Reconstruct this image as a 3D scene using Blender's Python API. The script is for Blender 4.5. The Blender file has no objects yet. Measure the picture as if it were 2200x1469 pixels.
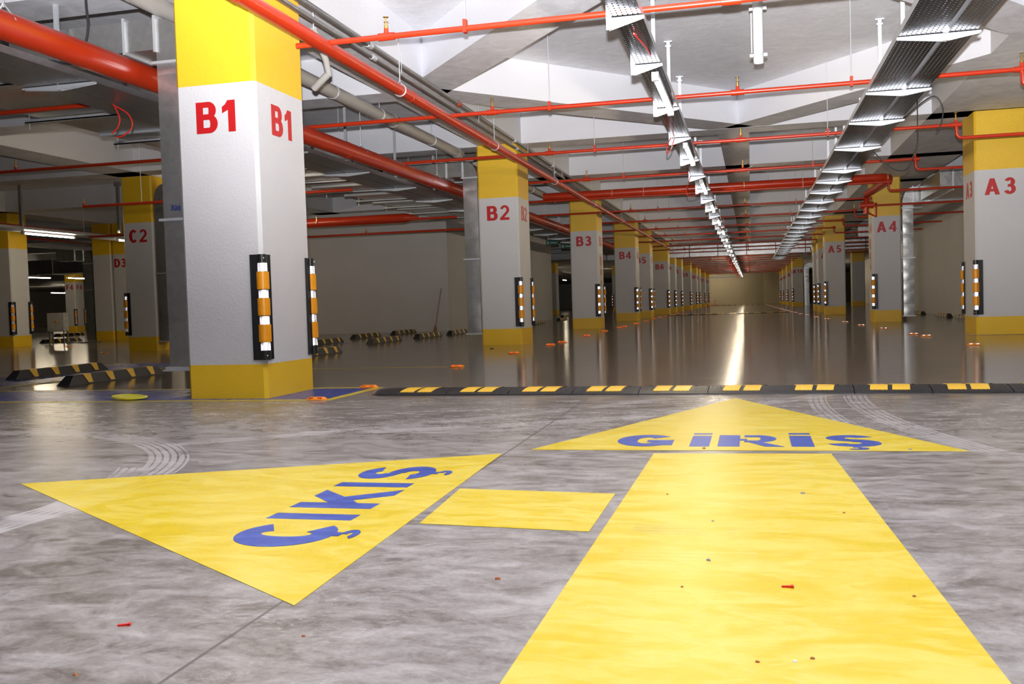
import bpy, math, random
from mathutils import Vector, Matrix
random.seed(7)
S = bpy.context.scene
C = S.collection
PI = math.pi
R2 = math.sqrt(0.5)

# ------------------------------------------------------------------ camera, world, flash, exposure
EYE = Vector((0, 0, 0.69))
YAW, PITCH, ROLL, FPX = -0.2455, -0.0391, 0.0311, 2062.0
fwd = Vector((math.sin(YAW)*math.cos(PITCH), math.cos(YAW)*math.cos(PITCH), math.sin(PITCH)))
rt0 = Vector((math.cos(YAW), -math.sin(YAW), 0)); dn0 = fwd.cross(rt0)
rt = math.cos(ROLL)*rt0 + math.sin(ROLL)*dn0
dn = -math.sin(ROLL)*rt0 + math.cos(ROLL)*dn0
cam_data = bpy.data.cameras.new('camera'); cam = bpy.data.objects.new('camera', cam_data); C.objects.link(cam)
cam.matrix_world = Matrix(((rt.x, -dn.x, -fwd.x, EYE.x), (rt.y, -dn.y, -fwd.y, EYE.y), (rt.z, -dn.z, -fwd.z, EYE.z), (0, 0, 0, 1)))
cam_data.sensor_width = 36; cam_data.lens = FPX/2200*36; cam_data.clip_start = 0.05; cam_data.clip_end = 400
S.camera = cam
W = bpy.data.worlds.new('world'); S.world = W; W.use_nodes = True
W.node_tree.nodes['Background'].inputs[0].default_value = (0.8, 0.85, 1, 1)
W.node_tree.nodes['Background'].inputs[1].default_value = 0.02
# the photographer's flash, on top of the camera and tilted up
fl = bpy.data.lights.new('camera_flash', 'SPOT'); fl.energy = 15500; fl.color = (0.96, 0.96, 1.0)
fl.spot_size = math.radians(124); fl.spot_blend = 1.0; fl.shadow_soft_size = 0.03
flash = bpy.data.objects.new('camera_flash', fl); C.objects.link(flash)
flash.location = (0, -0.03, 0.87)
flash.rotation_euler = Vector((0.04, 0.72, 0.90)).to_track_quat('-Z', 'Y').to_euler()
S.view_settings.view_transform = 'Standard'; S.view_settings.look = 'None'
S.view_settings.exposure = 0.0; S.view_settings.gamma = 1.0; S.view_settings.use_curve_mapping = False
TUBE_STRENGTH = 120.0

# ------------------------------------------------------------------ node helpers and materials
def srgb(r, g, b):
    f = lambda c: c/12.92 if c <= 0.04045 else ((c+0.055)/1.055)**2.4
    return (f(r/255), f(g/255), f(b/255), 1)
class NT:
    def __init__(s, name):
        s.m = bpy.data.materials.new(name); s.m.use_nodes = True; s.t = s.m.node_tree; s.n = s.t.nodes; s.l = s.t.links
        s.b = s.n['Principled BSDF']; s.out = s.n['Material Output']
    def add(s, t, **k):
        n = s.n.new(t)
        for a, v in k.items(): setattr(n, a, v)
        return n
    def ins(s, node, i, v):
        if hasattr(v, 'is_output') and v.is_output: s.l.new(v, node.inputs[i])
        elif v is not None: node.inputs[i].default_value = v
    def math(s, op, a, b=None, c=None, clamp=False):
        n = s.add('ShaderNodeMath', operation=op); n.use_clamp = clamp
        s.ins(n, 0, a); s.ins(n, 1, b); s.ins(n, 2, c); return n.outputs[0]
    def mix(s, f, a, b):
        n = s.add('ShaderNodeMix', data_type='RGBA'); s.ins(n, 0, f); s.ins(n, 6, a); s.ins(n, 7, b); return n.outputs[2]
    def coord(s, kind='Object'):
        return s.add('ShaderNodeTexCoord').outputs[kind]
    def pos(s): return s.add('ShaderNodeNewGeometry').outputs['Position']
    def scale(s, v, sc):
        n = s.add('ShaderNodeMapping'); s.l.new(v, n.inputs[0]); n.inputs['Scale'].default_value = sc; return n.outputs[0]
    def noise(s, v, sc, det=4, rough=0.55, dist=0.0):
        n = s.add('ShaderNodeTexNoise'); s.l.new(v, n.inputs['Vector']); n.inputs['Scale'].default_value = sc
        n.inputs['Detail'].default_value = det; n.inputs['Roughness'].default_value = rough; n.inputs['Distortion'].default_value = dist
        return n.outputs['Fac']
    def ramp(s, f, lo, hi):
        n = s.add('ShaderNodeMapRange'); s.ins(n, 0, f); n.inputs[1].default_value = lo; n.inputs[2].default_value = hi; n.clamp = True
        return n.outputs[0]
    def bump(s, h, st, d=0.01):
        n = s.add('ShaderNodeBump'); n.inputs['Strength'].default_value = st; n.inputs['Distance'].default_value = d
        s.l.new(h, n.inputs['Height']); s.l.new(n.outputs[0], s.b.inputs['Normal']); return n
    def base(s, v): s.ins(s.b, 'Base Color', v)
    def set(s, rough=None, metal=None, spec=None):
        if rough is not None: s.ins(s.b, 'Roughness', rough)
        if metal is not None: s.ins(s.b, 'Metallic', metal)
        if spec is not None: s.ins(s.b, 'Specular IOR Level', spec)
def plain(name, col, rough=0.5, metal=0.0, var=0.12, sc=8.0, bump=0.0, bsc=60.0, spec=0.5):
    t = NT(name); p = t.coord()
    f = t.noise(p, sc)
    d = tuple(c*(1-var) for c in col[:3])+(1,); u = tuple(min(1, c*(1+var)) for c in col[:3])+(1,)
    t.base(t.mix(f, d, u)); t.set(rough, metal, spec)
    if bump: t.bump(t.noise(p, bsc, 5), bump, 0.01)
    return t.m
M = {}
M['white'] = plain('white_paint', (0.57, 0.565, 0.57, 1), 0.55, var=0.05, sc=2, bump=0.35, bsc=55)
M['wall'] = plain('wall_paint', (0.60, 0.585, 0.57, 1), 0.6, var=0.07, sc=1.2, bump=0.2, bsc=30)
M['tan'] = plain('tan_wall_paint', (0.34, 0.29, 0.19, 1), 0.6, var=0.07, sc=1.2)
M['yellow'] = plain('yellow_paint', (0.78, 0.485, 0.020, 1), 0.42, var=0.05, sc=3, bump=0.3, bsc=55)
M['red_letter'] = plain('red_lettering_paint', (0.46, 0.006, 0.008, 1), 0.45, var=0.05)
M['red_pipe'] = plain('red_pipe_enamel', (0.47, 0.030, 0.006, 1), 0.3, var=0.15, sc=5)
M['rubber'] = plain('black_rubber', (0.018, 0.018, 0.02, 1), 0.42, var=0.3, sc=30, bump=0.15, bsc=90)
M['plastic_black'] = plain('black_plastic', (0.012, 0.013, 0.013, 1), 0.35)
M['panel_yellow'] = plain('reflective_yellow_panel', (0.9, 0.55, 0.05, 1), 0.35, var=0.08)
M['orange'] = plain('orange_plastic', (0.78, 0.30, 0.006, 1), 0.33, var=0.06)
M['stud'] = plain('orange_stud_plastic', (0.85, 0.26, 0.01, 1), 0.4, var=0.06)
M['pvc'] = plain('grey_pvc', (0.40, 0.38, 0.35, 1), 0.4, var=0.12, sc=4)
M['pale_pvc'] = plain('pale_grey_pvc', (0.55, 0.56, 0.57, 1), 0.35, var=0.2, sc=9)
M['wood'] = plain('bare_wood', (0.30, 0.18, 0.09, 1), 0.6, var=0.2, sc=20)
M['brass'] = plain('brass', (0.55, 0.36, 0.12, 1), 0.35, metal=0.9)
M['cable'] = plain('black_cable', (0.03, 0.03, 0.035, 1), 0.4)
M['red_cable'] = plain('red_cable', (0.75, 0.03, 0.02, 1), 0.35)
M['lamp_body'] = plain('white_lamp_housing', (0.7, 0.7, 0.7, 1), 0.4)
M['sign_green'] = plain('dark_green_sign', (0.01, 0.07, 0.05, 1), 0.3)
M['sign_pale'] = plain('pale_sign_print', (0.25, 0.35, 0.3, 1), 0.4)
M['paper'] = plain('notice_paper', (0.50, 0.44, 0.38, 1), 0.6)
M['paper_red'] = plain('notice_print', (0.45, 0.16, 0.08, 1), 0.6)
M['cabinet'] = plain('scuffed_grey_cabinet', (0.55, 0.54, 0.50, 1), 0.45, var=0.45, sc=14)
M['blue_ink'] = plain('blue_marker_ink', (0.02, 0.04, 0.2, 1), 0.5)
M['stone'] = plain('stone_chip', (0.28, 0.25, 0.23, 1), 0.8, var=0.3, sc=60)
M['rust'] = plain('rust_brown', (0.35, 0.11, 0.03, 1), 0.7, var=0.3, sc=60)
M['disc'] = plain('lime_yellow_plastic', (0.72, 0.66, 0.03, 1), 0.35)

def galv(name, col, rough, spang=9.0, warm=0.0):
    t = NT(name); p = t.coord()
    v = t.add('ShaderNodeTexVoronoi'); t.l.new(p, v.inputs['Vector']); v.inputs['Scale'].default_value = spang*4
    n = t.noise(p, spang/3)
    f = t.math('ADD', t.math('MULTIPLY', v.outputs['Color'], 0.35), t.math('MULTIPLY', n, 0.65))
    t.base(t.mix(f, tuple(c*0.72 for c in col)+(1,), tuple(min(1, c*1.2) for c in col)+(1,)))
    t.set(t.math('ADD', rough-0.08, t.math('MULTIPLY', n, 0.16)), 0.85)
    t.bump(t.noise(p, 5, 2), 0.25, 0.02)
    return t.m
M['galv'] = galv('galvanised_steel', (0.50, 0.52, 0.54), 0.38)
M['duct'] = galv('duct_sheet_metal', (0.55, 0.55, 0.53), 0.30, 5)
M['bracket'] = plain('zinc_bracket', (0.72, 0.75, 0.78, 1), 0.38, metal=0.55, var=0.1)
M['conduit'] = galv('old_conduit', (0.36, 0.36, 0.36), 0.42, 30)

# perforated tray sheet: real see-through slots
t = NT('perforated_tray_sheet'); p = t.coord(); sx = t.add('ShaderNodeSeparateXYZ'); t.l.new(p, sx.inputs[0])
def slot(px, py, fx, fy):
    a = t.math('ABSOLUTE', t.math('SUBTRACT', t.math('FRACT', t.math('DIVIDE', sx.outputs[0], px)), 0.5))
    b = t.math('ABSOLUTE', t.math('SUBTRACT', t.math('FRACT', t.math('DIVIDE', sx.outputs[1], py)), 0.5))
    return t.math('MULTIPLY', t.math('LESS_THAN', a, fx), t.math('LESS_THAN', b, fy))
holes = slot(0.036, 0.055, 0.16, 0.26)
t.base((0.20, 0.205, 0.225, 1)); t.set(0.22, 0.95)
tr = t.add('ShaderNodeBsdfTransparent'); mx = t.add('ShaderNodeMixShader')
t.l.new(holes, mx.inputs[0]); t.l.new(t.b.outputs[0], mx.inputs[1]); t.l.new(tr.outputs[0], mx.inputs[2]); t.l.new(mx.outputs[0], t.out.inputs[0])
M['perf'] = t.m

M['perf_pale'] = t.m.copy(); M['perf_pale'].name = 'perforated_tray_sheet_pale'
for n_ in M['perf_pale'].node_tree.nodes:
    if n_.type == 'BSDF_PRINCIPLED': n_.inputs['Base Color'].default_value = (0.42, 0.42, 0.45, 1); n_.inputs['Roughness'].default_value = 0.34
# trowelled ceiling plaster
t = NT('trowelled_plaster'); p = t.pos()
sw = t.noise(t.scale(p, (1.0, 1.6, 1.0)), 2.2, 6, 0.6, 1.6)
fine = t.noise(p, 16, 5, 0.65, 0.8)
f = t.math('ADD', t.math('MULTIPLY', sw, 0.6), t.math('MULTIPLY', fine, 0.4))
t.base(t.mix(t.ramp(f, 0.3, 0.7), (0.68, 0.68, 0.71, 1), (0.90, 0.90, 0.93, 1))); t.set(0.6)
t.bump(fine, 0.35, 0.01); M['plaster'] = t.m
t = NT('beam_paint'); p = t.pos()
sz = t.add('ShaderNodeSeparateXYZ'); t.l.new(t.add('ShaderNodeNewGeometry').outputs['Normal'], sz.inputs[0])
sw = t.noise(p, 3.0, 6, 0.6, 1.4)
under = t.math('LESS_THAN', sz.outputs[2], -0.7)       # downward faces take a swirled tone, the sides an even one
bare = t.mix(t.ramp(sw, 0.3, 0.7), (0.60, 0.60, 0.62, 1), (0.82, 0.82, 0.85, 1))
t.base(t.mix(under, (0.70, 0.70, 0.73, 1), bare)); t.set(0.6); t.bump(t.noise(p, 25, 4), 0.2, 0.01); M['beam'] = t.m

# retro-reflective white: mirror-like micro prisms (the cube corners are modelled)
def prism(name, col, diff):
    t = NT(name)
    g = t.add('ShaderNodeBsdfGlossy'); g.inputs['Color'].default_value = col; g.inputs['Roughness'].default_value = 0.11
    d = t.add('ShaderNodeBsdfDiffuse'); d.inputs['Color'].default_value = diff
    n = t.noise(t.coord(), 40); m = t.add('ShaderNodeMixShader'); t.l.new(t.math('ADD', 0.14, t.math('MULTIPLY', n, 0.08)), m.inputs[0])
    t.l.new(g.outputs[0], m.inputs[1]); t.l.new(d.outputs[0], m.inputs[2]); t.l.new(m.outputs[0], t.out.inputs[0]); return t.m
M['prism_white'] = prism('white_reflector_prisms', (0.97, 0.97, 1, 1), (0.9, 0.9, 0.92, 1))
M['prism_red'] = prism('red_reflector_prisms', (0.98, 0.42, 0.30, 1), (0.8, 0.06, 0.02, 1))
t = NT('fluorescent_tube'); e = t.add('ShaderNodeEmission'); e.inputs[0].default_value = (1.0, 0.84, 0.60, 1); e.inputs[1].default_value = TUBE_STRENGTH
t.l.new(e.outputs[0], t.out.inputs[0]); M['tube'] = t.m

# floor: polished power-floated concrete, dusty tyre-marked zone on this side of the speed hump
def tyre_masks(t, X, Y, arcs):
    acc = None
    for (cx, cy, r, w, x0, x1, y0, y1) in arcs:
        d = t.math('SQRT', t.math('ADD', t.math('POWER', t.math('SUBTRACT', X, cx), 2.0), t.math('POWER', t.math('SUBTRACT', Y, cy), 2.0)))
        a = t.math('ABSOLUTE', t.math('SUBTRACT', d, r))
        m = t.math('LESS_THAN', a, w/2)
        g = t.math('GREATER_THAN', t.math('ABSOLUTE', t.math('SUBTRACT', t.math('FRACT', t.math('MULTIPLY', d, 1/0.035)), 0.5)), 0.14)
        box = t.math('MULTIPLY', t.math('MULTIPLY', t.math('GREATER_THAN', X, x0), t.math('LESS_THAN', X, x1)),
                     t.math('MULTIPLY', t.math('GREATER_THAN', Y, y0), t.math('LESS_THAN', Y, y1)))
        m = t.math('MULTIPLY', t.math('MULTIPLY', m, g), box)
        acc = m if acc is None else t.math('MAXIMUM', acc, m)
    return acc
ARCS = [(-4.35, 3.05, 1.9, 0.19, -4.8, -2.0, 2.2, 5.4), (-4.7, 2.7, 2.25, 0.16, -4.8, -2.0, 1.9, 3.8), (6.7, 6.4, 6.05, 0.15, 0.3, 1.5, 4.2, 6.9),
        (6.9, 6.3, 6.5, 0.12, 0.2, 1.5, 4.6, 6.9), (-3.2, 9.2, 4.3, 0.17, -2.5, 0.6, 4.9, 6.95), (-9.5, 14, 11.5, 0.16, -3, 0.4, 4.4, 6.95)]
t = NT('floor_concrete'); p = t.pos(); sp = t.add('ShaderNodeSeparateXYZ'); t.l.new(p, sp.inputs[0]); X, Y = sp.outputs[0], sp.outputs[1]
big = t.noise(p, 0.55, 5, 0.6, 0.5); mid = t.noise(t.scale(p, (1, 1.7, 1)), 2.6, 8, 0.62, 1.3); fine = t.noise(p, 22, 6, 0.7, 0.5)
streak = t.noise(t.scale(p, (0.9, 3.4, 1)), 1.7, 6, 0.56, 2.0)
polish = t.mix(t.ramp(t.math('ADD', t.math('MULTIPLY', mid, 0.6), t.math('MULTIPLY', big, 0.4)), 0.3, 0.7), (0.100, 0.078, 0.057, 1), (0.20, 0.165, 0.130, 1))
yw = t.math('ADD', Y, t.math('MULTIPLY', t.math('SUBTRACT', t.noise(p, 0.8, 1, 0.3), 0.5), 0.5))
dusty = t.math('SUBTRACT', 1.0, t.ramp(yw, 6.6, 7.7))
near = t.math('SUBTRACT', 1.0, t.ramp(yw, 2.5, 6.0))
tiny = t.noise(p, 60, 8, 0.75, 0.6); med = t.noise(t.scale(p, (1, 1.5, 1)), 7.0, 10, 0.7, 1.6)
dmid = t.ramp(t.math('ADD', t.math('ADD', t.math('MULTIPLY', mid, 0.32), t.math('MULTIPLY', med, 0.36)), t.math('ADD', t.math('MULTIPLY', tiny, 0.20), t.math('MULTIPLY', big, 0.12))), 0.42, 0.575)
dustc = t.mix(dmid, (0.088, 0.074, 0.062, 1), (0.275, 0.255, 0.238, 1))
swirl = t.ramp(streak, 0.50, 0.74)
swirl = t.math('MULTIPLY', swirl, t.math('SUBTRACT', 1.0, t.math('MULTIPLY', near, 0.45)))
dustc = t.mix(t.math('MULTIPLY', swirl, 0.55), dustc, (0.44, 0.42, 0.41, 1))
def wisps(t, p, sc, w=0.012):
    a = t.noise(t.scale(p, (0.8, 1.7, 1)), sc, 5, 0.6, 2.6); m = t.ramp(t.noise(p, sc*0.55, 3), 0.50, 0.62)
    return t.math('MULTIPLY', t.math('SUBTRACT', 1.0, t.ramp(t.math('ABSOLUTE', t.math('SUBTRACT', a, 0.5)), 0.0, w)), m)
dustc = t.mix(t.math('MULTIPLY', wisps(t, p, 3.0), 0.42), dustc, (0.46, 0.44, 0.43, 1))
polish = t.mix(t.math('MULTIPLY', wisps(t, p, 1.3, 0.006), 0.25), polish, (0.36, 0.33, 0.30, 1))
col = t.mix(dusty, polish, dustc)
far_swirl = t.math('MULTIPLY', t.ramp(streak, 0.66, 0.74), t.math('SUBTRACT', 1.0, dusty))
col = t.mix(t.math('MULTIPLY', far_swirl, 0.22), col, (0.40, 0.37, 0.34, 1))
tm = t.math('MULTIPLY', tyre_masks(t, X, Y, ARCS), t.ramp(t.noise(p, 3.5, 6), 0.32, 0.50))
col = t.mix(t.math('MULTIPLY', tm, 0.55), col, (0.46, 0.44, 0.43, 1))
def seam(t, expr, w): return t.math('LESS_THAN', t.math('ABSOLUTE', expr), w)
sm = seam(t, t.math('ADD', t.math('ADD', X, 1.075), t.math('MULTIPLY', Y, 0.0115)), 0.0045)
s2 = seam(t, t.math('ADD', t.math('SUBTRACT', Y, 4.87), t.math('MULTIPLY', X, 0.03)), 0.004)
s3 = seam(t, t.math('SUBTRACT', t.math('FRACT', t.math('DIVIDE', t.math('ADD', Y, 1.4), 6.3)), 0.5), 0.0009)
s4 = seam(t, t.math('SUBTRACT', t.math('FRACT', t.math('DIVIDE', t.math('ADD', X, 2.05), 6.3)), 0.5), 0.0008)
sm = t.math('MAXIMUM', t.math('MAXIMUM', sm, s2), t.math('MULTIPLY', t.math('MAXIMUM', s3, s4), t.math('GREATER_THAN', Y, 7.6)))
col = t.mix(t.math('MULTIPLY', sm, 0.8), col, (0.06, 0.055, 0.05, 1))
t.base(col)
rg = t.math('ADD', 0.10, t.math('MULTIPLY', t.ramp(mid, 0.3, 0.75), 0.05))
rd = t.math('ADD', t.math('ADD', 0.22, t.math('MULTIPLY', near, 0.12)), t.math('ADD', t.math('MULTIPLY', dmid, 0.05), t.math('MULTIPLY', swirl, 0.05)))
mr = t.add('ShaderNodeMix', data_type='FLOAT'); t.l.new(dusty, mr.inputs[0]); t.l.new(rg, mr.inputs[2]); t.l.new(rd, mr.inputs[3])
t.l.new(mr.outputs[0], t.b.inputs['Roughness']); t.set(spec=0.5)
t.bump(t.math('MULTIPLY', t.noise(t.scale(p, (0.7, 3.2, 1)), 1.8, 5, 0.6), t.math('SUBTRACT', 1.0, dusty)), 0.075, 0.02)
M['floor'] = t.m
def floor_paint(name, c0, c1, rough, scuff):
    t = NT(name); p = t.pos(); sp = t.add('ShaderNodeSeparateXYZ'); t.l.new(p, sp.inputs[0])
    mid = t.noise(t.scale(p, (1, 2.2, 1)), 2.8, 8, 0.62, 1.5); fine = t.noise(p, 190, 3, 0.7); med = t.noise(t.scale(p, (1, 1.8, 1)), 8.0, 9, 0.7, 1.8)
    streak = t.noise(t.scale(p, (1.2, 4.5, 1)), 2.4, 9, 0.68, 2.4)
    col = t.mix(t.ramp(t.math('ADD', t.math('MULTIPLY', mid, 0.6), t.math('MULTIPLY', med, 0.4)), 0.44, 0.57), c0, c1)
    col = t.mix(t.math('MULTIPLY', t.ramp(streak, 0.56, 0.72), 0.30), col, scuff)
    col = t.mix(t.math('MULTIPLY', wisps(t, p, 3.4, 0.016), 0.38), col, scuff)
    tm = t.math('MULTIPLY', tyre_masks(t, sp.outputs[0], sp.outputs[1], ARCS[:3]+[(-0.5, 9.3, 6.75, 0.16, -0.36, 0.0, 2.3, 3.2)]), t.ramp(t.noise(p, 3.5, 6), 0.35, 0.6))
    col = t.mix(t.math('MULTIPLY', tm, 0.32), col, scuff)
    sk = t.math('MULTIPLY', tyre_masks(t, sp.outputs[0], sp.outputs[1], [(-0.35, 12.9, 10.02, 0.13, -0.36, -0.06, 2.7, 3.2)]), t.ramp(t.noise(p, 6, 6), 0.35, 0.65))
    col = t.mix(t.math('MULTIPLY', sk, 0.30), col, (0.20, 0.16, 0.06, 1))
    col = t.mix(t.math('MULTIPLY', t.math('GREATER_THAN', fine, 0.76), 0.6), col, (0.2, 0.15, 0.03, 1))
    t.base(col); t.set(t.math('ADD', rough, t.math('MULTIPLY', mid, 0.2)), 0, 0.45); return t.m
M['mark_yellow'] = floor_paint('yellow_floor_paint', (0.52, 0.375, 0.004, 1), (0.555, 0.435, 0.060, 1), 0.26, (0.60, 0.51, 0.17, 1))
M['mark_blue'] = floor_paint('blue_lettering_paint', (0.016, 0.042, 0.235, 1), (0.032, 0.070, 0.30, 1), 0.30, (0.20, 0.23, 0.40, 1))
M['floor_blue'] = floor_paint('blue_floor_paint', (0.012, 0.035, 0.23, 1), (0.03, 0.06, 0.28, 1), 0.18, (0.12, 0.13, 0.22, 1))

# ------------------------------------------------------------------ mesh helpers
class MB:
    def __init__(s): s.v = []; s.f = []
    def face(s, pts):
        n = len(s.v); s.v += [tuple(q) for q in pts]; s.f.append(tuple(range(n, n+len(pts)))); return s
    def box(s, x0, x1, y0, y1, z0, z1):
        n = len(s.v)
        s.v += [(x0,y0,z0),(x1,y0,z0),(x1,y1,z0),(x0,y1,z0),(x0,y0,z1),(x1,y0,z1),(x1,y1,z1),(x0,y1,z1)]
        s.f += [tuple(n+i for i in q) for q in ((0,3,2,1),(4,5,6,7),(0,1,5,4),(1,2,6,5),(2,3,7,6),(3,0,4,7))]; return s
    def hull(s, lo, hi):          # lo, hi: loops of equal length, capped
        n = len(s.v); k = len(lo); s.v += [tuple(q) for q in lo]+[tuple(q) for q in hi]
        s.f.append(tuple(n+i for i in reversed(range(k)))); s.f.append(tuple(n+k+i for i in range(k)))
        for i in range(k): j = (i+1) % k; s.f.append((n+i, n+j, n+k+j, n+k+i))
        return s
    def prism(s, poly, z0, z1): return s.hull([(x, y, z0) for x, y in poly], [(x, y, z1) for x, y in poly])
    def tube(s, pts, r, n=10, cap=True):
        pts = [Vector(q) for q in pts]; rings = []
        up = Vector((0, 0, 1)); prev = None
        for i, q in enumerate(pts):
            d = (pts[min(i+1, len(pts)-1)]-pts[max(i-1, 0)]).normalized()
            if prev is None:
                a = up if abs(d.z) < 0.9 else Vector((1, 0, 0)); u = d.cross(a).normalized()
            else: u = (prev-d*prev.dot(d)).normalized()
            prev = u; w = d.cross(u)
            rr = r[i] if isinstance(r, (list, tuple)) else r
            rings.append(len(s.v)); s.v += [tuple(q+rr*(math.cos(2*PI*k/n)*u+math.sin(2*PI*k/n)*w)) for k in range(n)]
        for a, b in zip(rings, rings[1:]):
            for k in range(n): s.f.append((a+k, a+(k+1) % n, b+(k+1) % n, b+k))
        if cap: s.f.append(tuple(rings[0]+k for k in reversed(range(n)))); s.f.append(tuple(rings[-1]+k for k in range(n)))
        return s
    def lathe(s, prof, c=(0, 0, 0), n=16):
        rings = []
        for r, z in prof:
            rings.append(len(s.v)); s.v += [(c[0]+r*math.cos(2*PI*k/n), c[1]+r*math.sin(2*PI*k/n), c[2]+z) for k in range(n)]
        for a, b in zip(rings, rings[1:]):
            for k in range(n): s.f.append((a+k, a+(k+1) % n, b+(k+1) % n, b+k))
        s.f.append(tuple(rings[0]+k for k in reversed(range(n)))); s.f.append(tuple(rings[-1]+k for k in range(n))); return s
    def xf(s, m, start=0):
        for i in range(start, len(s.v)): s.v[i] = tuple(m @ Vector(s.v[i]))
        return s
    def mesh(s, name, mat, smooth=False):
        me = bpy.data.meshes.new(name); me.from_pydata(s.v, [], s.f); me.materials.append(M[mat]); me.update()
        if smooth:
            me.polygons.foreach_set('use_smooth', [True]*len(me.polygons))
            try: me.set_sharp_from_angle(angle=math.radians(40))
            except Exception: pass
        return me
    def build(s, name, mat, parent=None, smooth=False):
        return put(s.mesh(name, mat, smooth), name, parent)
def put(me, name, parent=None, loc=None):
    o = bpy.data.objects.new(name, me); C.objects.link(o)
    if parent is not None: o.parent = parent
    if loc: o.location = loc
    return o
def tag(o, label=None, cat=None, group=None, kind=None):
    if label: o['label'] = label
    if cat: o['category'] = cat
    if group: o['group'] = group
    if kind: o['kind'] = kind
    return o
def thing(name, label, cat, loc=(0, 0, 0), rz=0.0, group=None):
    o = bpy.data.objects.new(name, None); C.objects.link(o); o.location = loc; o.rotation_euler = (0, 0, rz)
    return tag(o, label, cat, group)
def structure(mb, name, mat, parent=None, **k):
    o = mb.build(name, mat, parent)
    if parent is None: o['kind'] = 'structure'
    return o
def dup(o, loc=None, rz=None, label=None, group=None):
    def cp(a, par):
        b = a.copy(); C.objects.link(b)
        if par is not None: b.parent = par
        for ch in list(a.children): cp(ch, b)
        return b
    r = cp(o, None)
    if loc is not None: r.location = loc
    if rz is not None: r.rotation_euler = (0, 0, rz)
    if label: r['label'] = label
    if group: r['group'] = group
    return r
NTH = ['first', 'second', 'third', 'fourth', 'fifth', 'sixth', 'seventh', 'eighth', 'ninth', 'tenth', 'eleventh', 'twelfth', 'thirteenth', 'fourteenth',
       'fifteenth', 'sixteenth', 'seventeenth', 'eighteenth', 'nineteenth', 'twentieth', 'twenty-first', 'twenty-second', 'twenty-third', 'twenty-fourth',
       'twenty-fifth', 'twenty-sixth', 'twenty-seventh', 'twenty-eighth', 'twenty-ninth', 'thirtieth', 'thirty-first', 'thirty-second']

# ------------------------------------------------------------------ lettering (own glyphs, heavy grotesque)
def g_rect(x0, y0, x1, y1): return [[(x0, y0), (x1, y0), (x1, y1), (x0, y1)]]
def g_arc(cx, cy, rx, ry, a0, a1, t=0.20, ty=0.17, n=14):
    out = []
    for i in range(n):
        a = math.radians(a0+(a1-a0)*i/n); b = math.radians(a0+(a1-a0)*(i+1)/n)
        q = [(cx+rx*math.cos(a), cy+ry*math.sin(a)), (cx+rx*math.cos(b), cy+ry*math.sin(b)),
             (cx+(rx-t)*math.cos(b), cy+(ry-ty)*math.sin(b)), (cx+(rx-t)*math.cos(a), cy+(ry-ty)*math.sin(a))]
        out.append(q if a1 > a0 else q[::-1])
    return out
cedilla = lambda x: g_rect(x-0.05, -0.09, x+0.06, 0.02)+g_arc(x, -0.17, 0.15, 0.10, 80, -140, 0.085, 0.075, 8)
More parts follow.
